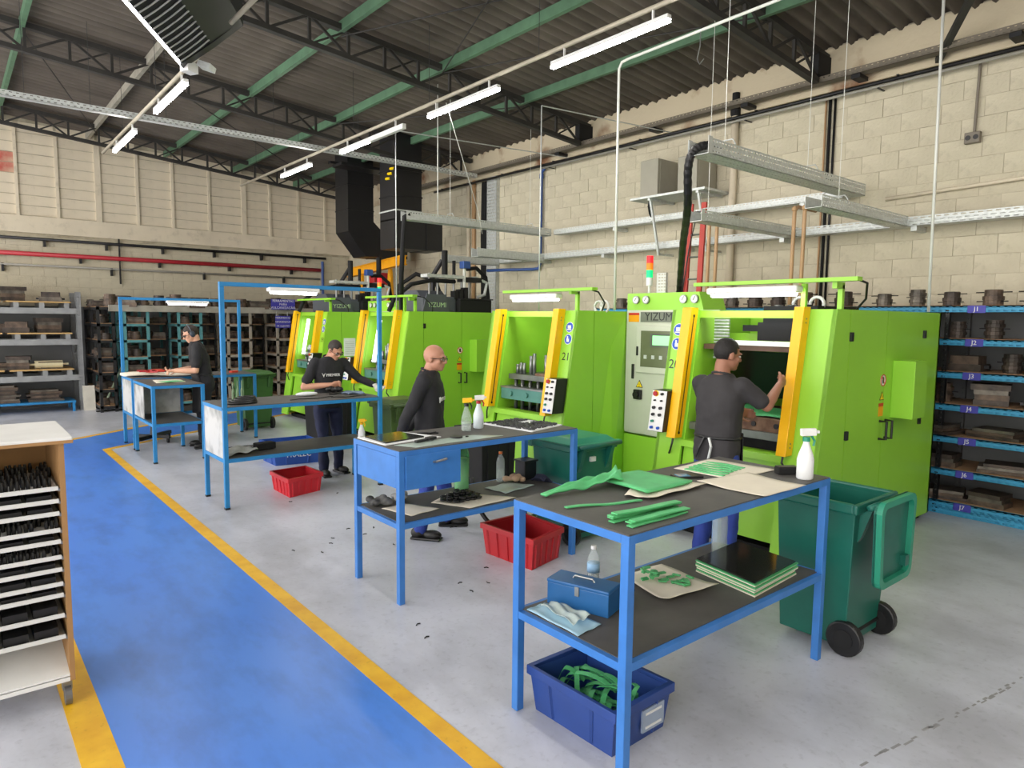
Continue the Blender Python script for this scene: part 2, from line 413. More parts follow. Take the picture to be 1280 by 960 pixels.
def truss(yt):
    t = MB().beam((-4,yt,5.74+.0893*4),(8.24,yt,5.74-.0893*8.24), .09, .07).build('roof_truss', TRUSS, ceil)
    MB().beam((-4,yt,5.42+.0893*4),(8.02,yt,5.42-.0893*8.02), .08, .06).build('bottom_chord', TRUSS, t)
    nb = 24; dx = 12.0/nb
    for i in range(nb+1):
        x = 8.0-i*dx; zb = 5.42-.0893*x; zt = zb+.32
        MB().beam((x,yt,zb),(x,yt,zt),.035,.035).build('strut', TRUSS, t)
        if i < nb:
            x2 = x-dx; zb2 = 5.42-.0893*x2
            if i % 2: MB().beam((x,yt-.02,zt),(x2,yt-.02,zb2),.025,.03).build('diagonal', TRUSS, t)
            else: MB().beam((x,yt-.02,zb),(x2,yt-.02,zb2+.32),.025,.03).build('diagonal', TRUSS, t)
            if i % 2 == 0: MB().beam((x,yt+.02,zt),(x2,yt+.02,zb2),.022,.022).build('diagonal', TRUSS, t)
for yt in (0.6, 4.16, 8.05, 11.3, 15.7): truss(yt)
# bracing rods in the roof plane
for a, b in (((1.0,11.3,5.55),(2.46,15.7,5.4)), ((2.46,11.3,5.4),(6.84,15.7,5.1)), ((3.92,8.05,5.3),(5.38,4.16,5.2)), ((5.38,8.05,5.2),(6.84,4.16,5.1)), ((3.92,4.16,5.3),(5.38,8.05,5.2)), ((5.38,11.3,5.2),(6.84,8.05,5.05))):
    MB().cyl(a, b, .009, n=6).build('bracing_rod', TRUSS, ceil)
# sloping dark stay reaching the wall beam
MB().beam((6.9,2.0,5.15),(8.26,2.95,4.66),.06,.06).build('knee_brace', PURD, ceil)
# black tank-like junctions where the trusses meet the wall
for yt in (4.16, 8.05): MB().box(7.97,8.275,yt-.05,yt+.05,4.765,5.01).build('bearing_block', BLACKM, ceil)
# ---- wall runs on the right wall: cable tray, pipes
def tray_y(label, y0, y1, x, z, wd=.16, ht=.09, pitch=.05, l=.026, rows=3, cat='cable tray'):
    t = thing('cable_tray', label, cat, (x, y0, z))
    MB().perf('y', y0, y1, z, z+ht, x, x+.004, pitch, l, .010, rows).box(x, x+wd, y0, y1, z, z+.004).box(x+wd-.004, x+wd, y0, y1, z, z+ht).build('channel', GALV, t)
    yb = y0+.5
    while yb < y1:
        MB().box(x+.01, WX-.0, yb-.03, yb+.03, z-.05, z).build('bracket', GALV, t); yb += 1.5
    return t
def tray_x(label, x0, x1, y, z, wd=.16, ht=.11, endcap=True, hang=()):
    t = thing('cable_tray', label, 'cable tray', (x0, y, z))
    MB().perf('x', x0, x1, z, z+ht, y, y+.004, .045, .024, .012, 3).perf('b', x0, x1, y, y+wd, z, z+.004, .06, .034, .012, 3).box(x0, x1, y+wd-.004, y+wd, z, z+ht).build('channel', GALV, t)
    if endcap: MB().box(x0-.01, x0+.05, y-.004, y, z-.004, z+ht+.01).box(x0-.01, x0+.05, y+wd, y+wd+.004, z-.004, z+ht+.01).box(x0-.01, x0+.05, y, y+wd, z-.004, z).build('end_sleeve', GALV, t)
    for hx in hang:
        MB().cyl((hx, y+wd/2, z+ht-.01), (hx, y+wd/2, roof_z(hx)-.1), .003, n=6).build('hanger_wire', PIPEW, t)
        MB().tube([(hx,y-.01,z+ht),(hx,y+.02,z+ht+.05),(hx,y+wd-.02,z+ht+.05),(hx,y+wd+.01,z+ht)], .006, 6).build('saddle', GALV, t)
    return t
tray_y('upper galvanised perforated cable tray bracketed to the block wall', 3.75, 8.6, 8.00, 3.31)
tray_y('lower galvanised perforated cable tray running the length of the block wall', 1.0, 10.3, 8.02, 2.92, ht=.1, pitch=.075, l=.045)
tray_x('suspended cable tray with the black hose at its open end, highest of its group', 5.04, 8.02, 3.52, 3.30, wd=.2, ht=.13, hang=(5.42, 6.9))
tray_x('short suspended cable tray ending at paired tan pipes beside the blue mould rack', 6.12, 8.03, 3.06, 2.92, endcap=False, hang=(6.6,))
tray_x('short suspended cable tray behind the red ladder', 6.08, 8.03, 4.30, 2.92, endcap=True, hang=(6.3,))
tray_x('suspended cable tray beside the black ducts with a white end cap', 5.2, 8.02, 8.68, 3.30, wd=.16, ht=.12, hang=(6.0, 7.6))
tray_x('lower suspended cable tray over the machine hydraulics', 6.6, 8.03, 8.86, 2.88, ht=.13, endcap=True)
tray_x('short suspended tray over the hydraulics, just behind a longer one', 6.85, 8.03, 10.1, 2.88, ht=.12, endcap=True)
# tray crossing the hall below the roof
t = thing('cable_tray', 'long thin cable tray crossing the whole hall under the roof', 'cable tray', (0,10.6,4.5))
MB().perf('x', -.5, 7.8, 4.51, 4.58, 10.5, 10.504, .07, .03, .010, 2).box(-.5,7.8,10.5,10.6,4.51,4.514).build('channel', GALV, t)
for hx in (.9,1.6,2.5,4.0,5.4,7.0): MB().cyl((hx,10.55,4.512),(hx,10.55,roof_z(hx)-.05),.003,n=6).build('hanger_wire', GALVD, t)
# pipes on the right wall
t = thing('cable_tray', 'dusty perforated tray on the concrete beam of the block wall', 'cable tray', (8.2,2,4.78))
MB().perf('y', 1.2, 13.5, 4.68, 4.75, 8.05, 8.054, .06, .02, .010, 2).box(8.05,8.17,1.2,13.5,4.68,4.684).box(8.166,8.17,1.2,13.5,4.68,4.75).build('channel', mat('tray_dusty',(120,112,100),.7,.3), t)
for yb in (2.2,3.7,5.1,6.6,8.6): MB().box(8.06, 8.275, yb-.03, yb+.07, 4.635, 4.68).build('bracket', DARKST, t)
t = thing('conduit', 'black conduit pipe below the dusty tray on the block wall', 'conduit', (8.155,6.7,4.53)); MB().cyl((8.155,1.0,4.55),(8.155,12.5,4.55),.022).build('pipe_run', DARKST, t, smooth=True)
for yb in (1.4,3.3,5.0,6.9,8.8,10.2,12.2): MB().box(8.13,8.305,yb-.012,yb+.012,4.572,4.584).build('clamp', DARKST, t)
t = thing('conduit', 'thin grey conduit just beneath the black conduit on the block wall', 'conduit', (8.155,5.1,4.49)); MB().cyl((8.155,1.0,4.508),(8.155,9.1,4.508),.016).build('pipe_run', mat('conduit_grey',(150,148,140),.5), t, smooth=True)
for yb in (1.6,3.5,5.15,7.1,8.9): MB().box(8.14,8.305,yb-.01,yb+.01,4.484,4.494).build('clamp', DARKST, t)
t = thing('downpipe', 'cream drain pipe down the block wall with a blackened collar at its top', 'pipe', (8.2,5.36,2.0))
MB().cyl((8.247,5.36,2.0),(8.247,5.36,4.64),.05,n=16).build('pipe_run', CREAMP, t, smooth=True)
MB().lathe((8.247,5.36,4.60),[(.053,0),(.066,.02),(.066,.09),(.05,.12),(.05,.3)],14).build('collar', BLACKM, t)
t = thing('downpipe', 'blue pipe elbowing down the block wall beside the ducts', 'pipe', (8.22,9.2,3.1))
MB().tube([(8.20,9.08,4.508),(8.235,9.14,4.50),(8.245,9.2,4.45),(8.245,9.2,2.88),(8.245,9.24,2.80),(8.245,9.4,2.79),(8.0,9.9,2.79),(7.9,10.3,2.79)],.027,10).build('pipe_run', PIPEB, t, smooth=True)
MB().cyl((8.245,9.2,4.36),(8.245,9.2,4.44),.038).build('coupling', PIPEB, t)
for k, yy in enumerate((11.22, 11.4)):
    tag(MB().cyl((8.255,yy,2.0),(8.255,yy,4.62),.04,n=12).build('downpipe', TAN if k == 0 else CREAMP, smooth=True), ('tan' if k == 0 else 'cream')+' vertical pipe on the block wall behind the hydraulics', 'pipe')
t = thing('cable_ladder', 'vertical galvanised cable ladder with black cables on the block wall', 'cable tray', (8.2,10.7,2))
MB().perf('y', 10.45, 10.75, 2.0, 4.6, 8.22, 8.224, .06, .03, .012, 44).box(8.22,8.3,10.45,10.454,2.0,4.6).box(8.22,8.3,10.746,10.75,2.0,4.6).build('channel', GALV, t)
for i in range(4): MB().tube([(8.27,10.8+.05*i,4.55),(8.26,10.81+.05*i,3.6),(8.27,10.8+.05*i,2.1)],.022,8).build('cable', BLACKM, t)
t = thing('cable_run', 'dark vertical cables and pipes down the block wall above the blue rack', 'cable', (8.2,4.0,2))
for i,(yy,r,m) in enumerate(((4.04,.014,DARKST),(4.10,.018,BLACKM),(4.15,.012,TAN))): MB().cyl((8.281,yy,2.0),(8.281,yy,4.6),r,n=10).build('cable', m, t, smooth=True)
t = thing('wall_socket', 'twin black wall socket on a thin drop conduit, high on the block wall', 'socket', (8.27,2.58,3.75))
MB().box(8.235,8.3,2.51,2.65,3.74,3.85).build('socket_box', mat('socket',(120,112,100),.5), t, bevel=.006)
for yy in (2.545,2.615): MB().cyl((8.23,yy,3.795),(8.24,yy,3.795),.025).build('socket_face', BLACK, t)
MB().cyl((8.27,2.57,3.85),(8.27,2.56,4.55),.014).build('drop_conduit', mat('socket',(120,112,100),.5), t)
tag(MB().cyl((8.26,1.0,3.36),(8.26,3.4,3.28),.02).build('conduit', CREAMP, smooth=True), 'cream conduit crossing the block wall below the twin socket', 'conduit')
# ================================================================ LIGHTS
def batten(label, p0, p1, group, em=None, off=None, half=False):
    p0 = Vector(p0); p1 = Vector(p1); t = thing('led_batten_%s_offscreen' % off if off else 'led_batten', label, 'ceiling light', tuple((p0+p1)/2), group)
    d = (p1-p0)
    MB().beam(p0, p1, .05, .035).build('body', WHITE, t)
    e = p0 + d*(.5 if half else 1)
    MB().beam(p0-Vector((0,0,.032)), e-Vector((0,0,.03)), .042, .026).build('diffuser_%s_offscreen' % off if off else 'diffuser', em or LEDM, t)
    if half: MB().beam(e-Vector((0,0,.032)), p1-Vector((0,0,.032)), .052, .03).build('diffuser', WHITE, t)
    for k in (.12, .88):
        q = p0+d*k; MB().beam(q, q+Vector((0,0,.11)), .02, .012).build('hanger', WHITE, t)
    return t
G1 = 'LED battens along the two conduits'
ROWZ = 4.36
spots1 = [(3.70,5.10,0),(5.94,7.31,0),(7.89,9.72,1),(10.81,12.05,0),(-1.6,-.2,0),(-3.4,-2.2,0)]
lab1 = ['white LED batten hanging nearest the white air pipe over the numbered machines','white LED batten hanging before the wide roof truss','half lit white LED batten, its other half dark','white LED batten hanging by the black ducts','white LED batten over the hall behind the rubber strip table','white LED batten over the hall past the rubber strip table, farther from the machines']
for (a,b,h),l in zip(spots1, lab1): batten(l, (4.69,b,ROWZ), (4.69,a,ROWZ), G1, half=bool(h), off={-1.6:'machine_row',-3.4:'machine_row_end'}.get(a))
lab2 = ['white LED batten just beyond the black grille duct','white LED batten closest to the far slab wall','white LED batten over the open end of the blue walkway','white LED batten over the start of the blue walkway','white LED batten above the middle of the blue walkway']
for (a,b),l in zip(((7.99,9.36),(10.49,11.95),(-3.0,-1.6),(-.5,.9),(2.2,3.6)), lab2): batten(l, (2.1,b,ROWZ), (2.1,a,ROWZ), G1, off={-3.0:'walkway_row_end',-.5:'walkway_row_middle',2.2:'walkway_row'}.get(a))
CONDW = mat('conduit_cream', (176,168,150), .6)
for x, y1, l in ((4.69,14.2,'long cream conduit that carries the battens over the machines'),(2.1,12.9,'long cream conduit that carries the battens over the walkway')):
    t = thing('light_conduit', l, 'conduit', (x,5,ROWZ+.12))
    for ya,yb in (((-3.5,y1),) if x > 3 else ((-3.5,6.50),(6.86,y1))): MB().cyl((x,ya,ROWZ+.12),(x,yb,ROWZ+.12),.022,n=10).build('pipe_run', CONDW, t, smooth=True)
    for yy in range(-3,int(y1),2): MB().cyl((x,yy+.3,ROWZ+.12),(x,yy+.3,roof_z(x)),.003,n=6).build('hanger_rod', GALVD, t)
# white air pipes dropping to the machines
t = thing('air_pipe', 'thin white pipe dropping from the roof behind the side door of the green machine', 'pipe', (7.4,2.55,2.0))
MB().cyl((7.45,2.6,2.0),(7.30,2.6,5.16),.014,n=10).build('pipe_run', PIPEW, t, smooth=True)
t = thing('air_pipe', 'white pipe with one bend running under the roof then down between the machines', 'pipe', (5.95,5.3,2.0))
MB().tube([(5.95,5.35,2.0),(5.95,5.37,4.68),(5.95,5.33,4.74),(5.95,5.25,4.75),(5.95,3.4,4.78),(5.95,1.5,4.8)],.015,10).build('pipe_run', PIPEW, t, smooth=True)
MB().tube([(5.95,4.3,4.75),(5.95,4.3,4.62),(5.95,4.33,4.5),(5.95,4.3,4.44),(5.95,4.25,4.48)],.006,6).build('hook', STEEL, t)
for k,(a,b,l) in enumerate((((5.9,6.6,1.96),(5.9,6.6,4.55),'thin grey vertical rod rising from the second machine to the roof'),((5.10,8.82,2.0),(5.10,8.82,4.55),'thin grey vertical rod at the open end of the tray by the ducts'),((5.75,8.72,3.41),(5.75,8.72,5.3),'thin white rod from the roof to the tray by the ducts'))):
    tag(MB().cyl(a,b,.008,n=8).build('support_rod', PIPEW if k==2 else GALV, smooth=True), l, 'rod')
t = thing('rope', 'thin slack rope slanting down from a roof batten to the machine trays', 'rope', (5.2,7.5,4.3))
MB().tube([(4.70,6.95,4.42),(5.82,7.8,3.36),(6.0,7.95,3.1)],.004,6).build('strand', PIPEW, t)
tag(MB().cyl((5.9,6.6,4.55),(8.30,6.4,4.60),.008,n=8).build('support_rod', GALV), 'thin grey rod under the roof from the vertical rod to the block wall', 'rod')
tag(MB().cyl((5.10,8.82,4.55),(8.30,8.5,4.60),.008,n=8).build('support_rod', GALV), 'thin grey rod under the roof above the tray by the ducts', 'rod')
# ================================================================ MACHINES
SL = 0.1586
def fx(z, off=0.0): return 4.867 + SL*z + off       # sloped front plane
XB = 7.28; ZT = 1.985
GREEND = GREEN
RINGW = mat('ring_white', (216, 216, 212), .4)
INOXD = mat('press_plate', (118, 124, 118), .4, .6, var=.25)
TEALP = mat('press_teal', (86, 140, 130), .45, .2, var=.15)
SCREEN = emat('screen_green', (150, 240, 160), .35)
LEDR = emat('beacon_red', (235, 30, 40), .55); LEDO = emat('beacon_orange', (235, 110, 15), .45); LEDG = emat('beacon_green', (10, 215, 110), .6)
def slab_front(y0, y1, z0, z1, d=0.03, off=0.0):
    """piece of sheet lying on the sloped front plane"""
    return MB().hexa([(fx(z0,off),y0,z0),(fx(z0,off)+d,y0,z0),(fx(z0,off)+d,y1,z0),(fx(z0,off),y1,z0),(fx(z1,off),y0,z1),(fx(z1,off)+d,y0,z1),(fx(z1,off)+d,y1,z1),(fx(z1,off),y1,z1)])
UPV = Vector((SL,0,1)).normalized()
def disc(mb, c, n, r, t=.004, k=20): return mb.cyl(Vector(c), Vector(c)+Vector(n)*t, r, n=k)
def warn_tri(parent, o, right, up, s):
    M = plane_M(o, right, up); q = [M @ Vector(p) for p in ((-s/2,-s*.43,.001),(s/2,-s*.43,.001),(0,s*.43,.001))]
    n = (M.to_3x3() @ Vector((0,0,1)))*.002; mb = MB(); mb.add(q+[p+n for p in q], [(0,1,2),(5,4,3),(0,3,4,1),(1,4,5,2),(2,5,3,0)])
    b = mb.build('warning_triangle', BLACK, parent)
    c = (q[0]+q[1]+q[2])/3; q2 = [c+(p-c)*.78+n*1.0 for p in q]
    MB().add(q2+[p+n*.6 for p in q2], [(0,1,2),(5,4,3),(0,3,4,1),(1,4,5,2),(2,5,3,0)]).build('warning_face', STKY, b)
    text_part('!', s*.6, plane_M(c+n*1.9-(M.to_3x3()@Vector((0,1,0)))*s*.05, right, up), BLACK, b)
def sticker(parent, o, right, up, wd, ht):
    M = plane_M(o, right, up); R = M.to_3x3(); n = R @ Vector((0,0,1))
    def quad(x0,x1,y0,y1,t,m,nm):
        q = [M @ Vector((x,y,0)) for x,y in ((x0,y0),(x1,y0),(x1,y1),(x0,y1))]; MB().hexa(q+[p+n*t for p in q]).build(nm, m, parent)
    quad(-wd/2,wd/2,-ht/2,ht*.25,.0015,STKO,'sticker'); quad(-wd/2,wd/2,ht*.25,ht/2,.002,STKR,'sticker_header')
def machine(name, y0, handed, label, interior, number, cat='moulding machine'):
    w_ = 1.512 if handed == 0 else 1.482
    t = thing(name, label, cat, (6.0, y0+w_/2, 0))
    Y = lambda v: y0+v
    if handed == 0: ns, o0, o1, b1a, b1b, b2a, b2b = .292, .292, 1.237, .207, .287, 1.237, 1.33
    else: ns, o0, o1, b1a, b1b, b2a, b2b = .28, .28, 1.19, .192, .28, 1.192, 1.29
    zb = .06
    # --- near side (faces -Y)
    if handed == 0:
        side = MB().prism([(fx(zb),zb),(5.405,zb),(5.405,ZT),(fx(ZT),ZT)], 'y', Y(0), Y(.035)).build('side_panel', GREEN, t)
        d1 = MB().box(5.413, 6.09, Y(0), Y(.03), zb, ZT).build('side_door', GREEN, t)
        d2 = MB().box(6.098, XB, Y(0), Y(.03), zb, ZT).build('side_door', GREEN, t)
        for d, hx in ((d1, 6.04), (d2, 6.15)):
            MB().tube([(hx,Y(0),1.06),(hx,Y(-.06),1.06),(hx,Y(-.06),.91),(hx,Y(0),.91)], .011, 8).build('handle', BLACK, d)
        for hx, hz, d in ((5.42,1.775,d1),(5.42,.997,d1),(5.42,.25,d1),(6.88,1.786,d2),(6.88,.998,d2),(6.88,.204,d2)):
            MB().box(hx-.018, hx+.018, Y(-.02), Y(0), hz-.035, hz+.035).build('hinge', BLACK, d)
        MB().box(6.245, 6.51, Y(-.18), Y(0), 1.075, 1.567).build('vent_box', GREEN, d2, bevel=.004)
        sd = MB(); disc(sd, (6.062,Y(-.003),1.405), (0,1,0), .05); sd.build('round_sticker', WHITE, d1)
        rg = MB(); pts = [(6.062+.047*math.cos(a*PI/10), Y(-.004), 1.405+.047*math.sin(a*PI/10)) for a in range(21)]; rg.tube(pts,.004,6); rg.tube([(6.03,Y(-.004),1.438),(6.094,Y(-.004),1.372)],.004,6); rg.build('ban_ring', STKR, d1)
        MB().sphere((6.062,Y(-.004),1.405),(.018,.003,.03)).build('hand_mark', BLACK, d1)
        warn_tri(d1, (6.055,Y(-.001),1.275), *FACE_NY, .085)
        sticker(d1, (6.05,Y(-.001),1.157), *FACE_NY, .09, .11)
    else:
        MB().prism([(fx(zb),zb),(5.425,zb),(5.425,ZT),(fx(ZT),ZT)], 'y', Y(0), Y(.035)).build('side_panel', GREEN, t)
        MB().box(5.433, 5.95, Y(0), Y(.03), zb, ZT).build('side_door', GREEN, t)
        MB().hexa([(5.45,Y(-.002),zb),(5.70,Y(-.07),zb),(5.95,Y(-.004),zb),(5.70,Y(.01),zb),(5.70,Y(-.002),1.62),(5.71,Y(-.004),1.62),(5.95,Y(-.002),1.95),(5.71,Y(.01),1.62)]).build('gusset_panel', GREEN, t)
        MB().box(5.95, XB, Y(0), Y(.03), zb, ZT).build('side_panel', GREEN, t)
        if number != '21':
            n1 = MB().box(5.47,5.69,Y(-.012),Y(0),1.2,1.52).build('document_board', PAPW, t)
            for i in range(7): MB().box(5.49,5.67,Y(-.0135),Y(-.012),1.24+i*.035,1.25+i*.035).build('print_line', GALV, n1)
            n2 = MB().box(5.84,6.08,Y(-.012),Y(0),1.02,1.45).build('document_frame', mat('navy_frame',(40,50,90),.5), t)
            MB().box(5.86,6.06,Y(-.014),Y(-.011),1.05,1.41).build('document_sheet', PAPW, n2)
    # --- far side, back, top
    MB().prism([(fx(zb),zb),(XB,zb),(XB,ZT),(fx(ZT),ZT)], 'y', Y(w_-.035), Y(w_)).build('far_panel', GREEN, t)
    MB().box(XB-.03, XB, Y(0), Y(w_), zb, ZT).build('back_panel', GREEN, t)
    MB().box(6.35, XB-.03, Y(.035), Y(w_-.035), ZT-.03, ZT-.002).build('top_panel', GREEN, t)
    MB().box(5.05, XB-.05, Y(.06), Y(w_-.06), 0, zb).build('plinth', BLACKM, t)
    MB().box(fx(ZT)+.03, 6.35, Y(.035), Y(b1b), ZT-.02, ZT-.002).build('top_panel', GREEN, t)
    MB().box(fx(ZT)+.03, 6.35, Y(b2a), Y(w_-.035), ZT-.02, ZT-.002).build('top_panel', GREEN, t)
    # --- front
    slab_front(Y(.001), Y(ns-.002), zb, ZT).build('front_strip', GREEN, t)
    slab_front(Y(o1), Y(w_-.001), zb, ZT).build('front_strip', GREEN, t)
    slab_front(Y(o0-.002), Y(o1), .14, .80, .03, .05).build('front_panel', GREEN, t)
    slab_front(Y(o0-.002), Y(o1), .78, .835, .16, .0).build('sill', GREEN, t)
    slab_front(Y(o0-.002), Y(o1), 1.915, 1.975, .05, .02).build('top_rail', GREEN, t)
    for yy in (o0-.01, o1): MB().prism([(fx(.83)+.03,.83),(6.3,.83),(6.3,1.97),(fx(1.97)+.03,1.97)], 'y', Y(yy-.01), Y(yy+.01)).build('inner_wall', GREEND, t)
    MB().box(6.3, 6.33, Y(.1), Y(w_-.1), .2, 1.97).build('inner_back', GREEND, t)
    # --- light curtains
    for k, (a, b) in enumerate(((b1a, b1b), (b2a, b2b))):
        z0, z1 = .855, 2.003
        bar = MB().hexa([(fx(z0,-.105),Y(a),z0),(fx(z0,0),Y(a),z0),(fx(z0,0),Y(b),z0),(fx(z0,-.105),Y(b),z0),(fx(z1,-.105),Y(a),z1),(fx(z1,0),Y(a),z1),(fx(z1,0),Y(b),z1),(fx(z1,-.105),Y(b),z1)]).build('light_curtain', YEL, t, bevel=.004)
        yi = Y(a) if k else Y(b)
        sgn = -1 if k else 1
        for (u0, u1) in ((.045, .058),):
            MB().hexa([(fx(.9,-.105+u0),yi-.001,.9),(fx(.9,-.105+u1),yi-.001,.9),(fx(.9,-.105+u1),yi+.001,.9),(fx(.9,-.105+u0),yi+.001,.9),(fx(1.93,-.105+u0),yi-.001,1.93),(fx(1.93,-.105+u1),yi-.001,1.93),(fx(1.93,-.105+u1),yi+.001,1.93),(fx(1.93,-.105+u0),yi+.001,1.93)]).build('sensor_slot', BLACK, bar)
        for zz in (.9, 1.93):
            mb = MB(); mb.cyl((fx(zz,-.053),yi-.002,zz),(fx(zz,-.053),yi+.002,zz),.014,n=12); mb.build('slot_end', BLACK, bar)
        if k == 0:
            for zz in (.92,.95,1.88,1.91):
                mb = MB(); mb.cyl((fx(zz,-.05),Y(a)-.003,zz),(fx(zz,-.05),Y(a),zz),.007,n=8); mb.build('bolt', STEEL, bar)
        ym = Y((a+b)/2)
        MB().tube([(fx(.86,-.06),ym,.87),(fx(.8,-.07),ym,.8),(fx(.74,-.03),ym-.04*sgn,.73),(fx(.7,.0),ym-.07*sgn,.7)], .009, 8).build('cable', BLACK, bar)
    # --- signs and control box on the strip outside the curtain
    yc = Y((b2b+w_)/2)+.0 if handed == 0 else Y(.097)
    for zz, kk in ((1.806,0),(1.677,1)):
        c = Vector((fx(zz), yc, zz)); nrm = Vector((-1,0,SL)).normalized()
        s0 = MB().cyl(c, c+nrm*.002, .056, n=24).build('sign_rim', WHITE, t)
        MB().cyl(c+nrm*.002, c+nrm*.0035, .05, n=24).build('sign_disc', SIGNR, s0)
        if kk == 0: MB().obox(c+nrm*.005,.002,.05,.04).obox(c+nrm*.005+UPV*-.026,.002,.064,.012).build('sign_mark', WHITE, s0)
        else:
            MB().obox(c+nrm*.005+UPV*-.012,.002,.036,.036).obox(c+nrm*.005+UPV*.018+Vector((0,.008,0)),.002,.018,.03).build('sign_mark', WHITE, s0)
    text_part(number, .12, plane_M(Vector((fx(1.49),yc,1.49))+Vector((-.002,0,0)), (0,-1,0), UPV), BLACK, t, name='machine_number')
    cy0, cy1 = (Y(b2b)+.0, Y(b2b)+.165) if handed == 0 else (Y(.02), Y(.175))
    z0, z1 = .90, 1.265
    cb = MB().hexa([(fx(z0,-.165),cy0,z0),(fx(z0,0),cy0,z0),(fx(z0,0),cy1,z0),(fx(z0,-.165),cy1,z0),(fx(z1,-.165),cy0,z1),(fx(z1,0),cy0,z1),(fx(z1,0),cy1,z1),(fx(z1,-.165),cy1,z1)]).build('control_box', BLACK, t, bevel=.004)
    fc = MB().hexa([(fx(z0,-.169),cy0+.004,z0+.004),(fx(z0,-.165),cy0+.004,z0+.004),(fx(z0,-.165),cy1-.004,z0+.004),(fx(z0,-.169),cy1-.004,z0+.004),(fx(z1,-.169),cy0+.004,z1-.004),(fx(z1,-.165),cy0+.004,z1-.004),(fx(z1,-.165),cy1-.004,z1-.004),(fx(z1,-.169),cy1-.004,z1-.004)]).build('control_face', WHITE, cb)
    rows = [(1.235,REDC,.022),(1.175,BLACK,.008),(1.11,BLACK,.014),(1.05,BLACK,.014),(.99,BINLID,.012),(.935,SIGNR,.013)]
    for i,(zz,m,r) in enumerate(rows):
        for j,yy in enumerate((.28,.72)):
            if i == 4 and j == 1: continue
            mm = BLACK if (i == 0 and j == 0) else m
            c = Vector((fx(zz,-.169), cy1-(cy1-cy0)*yy if j == 0 else cy1-(cy1-cy0)*yy, zz))
            mm = m if j == 0 or i else BLACK; rr2 = r if (j == 0 or i) else .012
            if i == 0 and j == 0: MB().cyl(c, c+Vector((-.006,0,0)), .028, n=14).build('button_collar', STKY, fc)
            MB().cyl(c, c+Vector((-.022,0,0)), rr2, n=12).build('button', mm, fc)
    # --- lamp frame
    zl = 2.19
    fr = MB().box(fx(2)-.06, fx(2)+.02, Y(-.16 if handed == 0 else -.25), Y(o1+.02), zl, zl+.03).build('lamp_arm', GREEN, t)
    yp = Y(.0) if handed == 0 else Y(-.22)
    xq = fx(2)+.1
    if handed == 0: MB().box(xq-.018,xq+.018,Y(.01),Y(.046),ZT-.02,zl-.02).box(fx(2)-.01,xq+.018,Y(.01),Y(.046),zl-.05,zl).build('lamp_post', GREEN, fr); MB().box(xq-.018,xq+.018,Y(.30),Y(.336),1.93,zl).build('lamp_post', GREEN, fr)
    else: MB().box(xq-.018,xq+.018,Y(.10),Y(.136),ZT-.02,zl).build('lamp_post', GREEN, fr); MB().box(fx(2)-.01,xq+.018,Y(.10),Y(.136),zl-.03,zl).build('lamp_bracket', GREEN, fr)
    l0, l1 = Y(o0+.0), Y(o1-.12)
    if y0 > 8: l1 = None
    if l1: lm = MB().box(fx(2)-.075, fx(2)+.035, l0, l1, zl-.075, zl-.02).build('task_lamp', WHITE, fr, bevel=.015)
    if l1: MB().box(fx(2)-.065, fx(2)+.025, l0+.04, l1-.04, zl-.10, zl-.07).build('task_tube', TASKM, lm, bevel=.01)
    MB().tube([(fx(2),Y(-.12),zl+.02),(fx(2)+.15,Y(-.14),zl-.01),(fx(2)+.35,Y(-.05),zl-.12),(fx(2)+.42,Y(.06),ZT-.01)],.009,6).build('lamp_cable', BLACK, fr)
    # eye bolts on top
    for yy in (() if y0 > 8 else (.53,.38) if handed == 0 else (.12,.03)):
        pts = [(5.62, Y(yy)+.06*math.cos(a*PI/8), ZT+.05+.06*math.sin(a*PI/8)) for a in range(17)]
        MB().tube(pts,.014,8).build('eye_bolt', RINGW, t, smooth=True)
    # --- interior
    if interior == 'press':
        MB().box(5.35, 6.2, Y(o0+.02), Y(o0+.46), 1.725, 1.88).build('upper_platen', BLACKM, t)
        MB().box(6.0, 6.03, Y(o0+.02), Y(o1-.02), 1.7, 1.97).build('green_back', GREEN, t)
        MB().box(5.5, 5.56, Y(o0+.46), Y(o1-.25), 1.80, 1.855).build('black_bar', BLACKM, t)
        MB().box(5.6, 5.63, Y(o0+.46), Y(o1-.03), 1.70, 1.78).build('green_rail', GREEN, t)
        MB().box(5.5, 6.25, Y(o0+.02), Y(o0+.5), 1.88, 2.02).build('cylinder_block', BLACKM, t)
        for yy in (.42, .56, .68):
            MB().cyl((5.55,Y(yy),1.86),(5.55,Y(yy),1.96),.05,n=14).cyl((5.55,Y(yy),1.96),(5.55,Y(yy),2.03),.035,n=14).build('piston', STEEL if yy > .5 else BLACKM, t, smooth=True)
        MB().box(5.2, 5.24, Y(o0+.01), Y(o1-.25), 1.685, 1.725).build('white_edge_strip', WHITE, t)
        for i in range(14): MB().box(5.42, 5.44, Y(o1-.16), Y(o1-.01), 1.55+i*.028, 1.568+i*.028).build('louvre_slat', GALV, t)
        MB().hexa([(5.75,Y(o0+.03),1.2),(5.77,Y(o0+.03),1.2),(5.77,Y(o1-.05),1.2),(5.75,Y(o1-.05),1.2),(5.35,Y(o0+.03),1.63),(5.37,Y(o0+.03),1.63),(5.37,Y(o1-.05),1.63),(5.35,Y(o1-.05),1.63)]).build('dark_guard', mat('guard_dark',(26,24,22),.25,var=.5,scale=30), t)
        MB().box(5.24, 6.2, Y(o0+.03), Y(o1-.03), 1.64, 1.685).build('hot_plate', mat('hot_plate',(92,70,58),.5,.4,var=.3), t)
        MB().box(5.08, 6.1, Y(o0+.02), Y(o1-.02), .93, .99).build('lower_platen', INOXD, t)
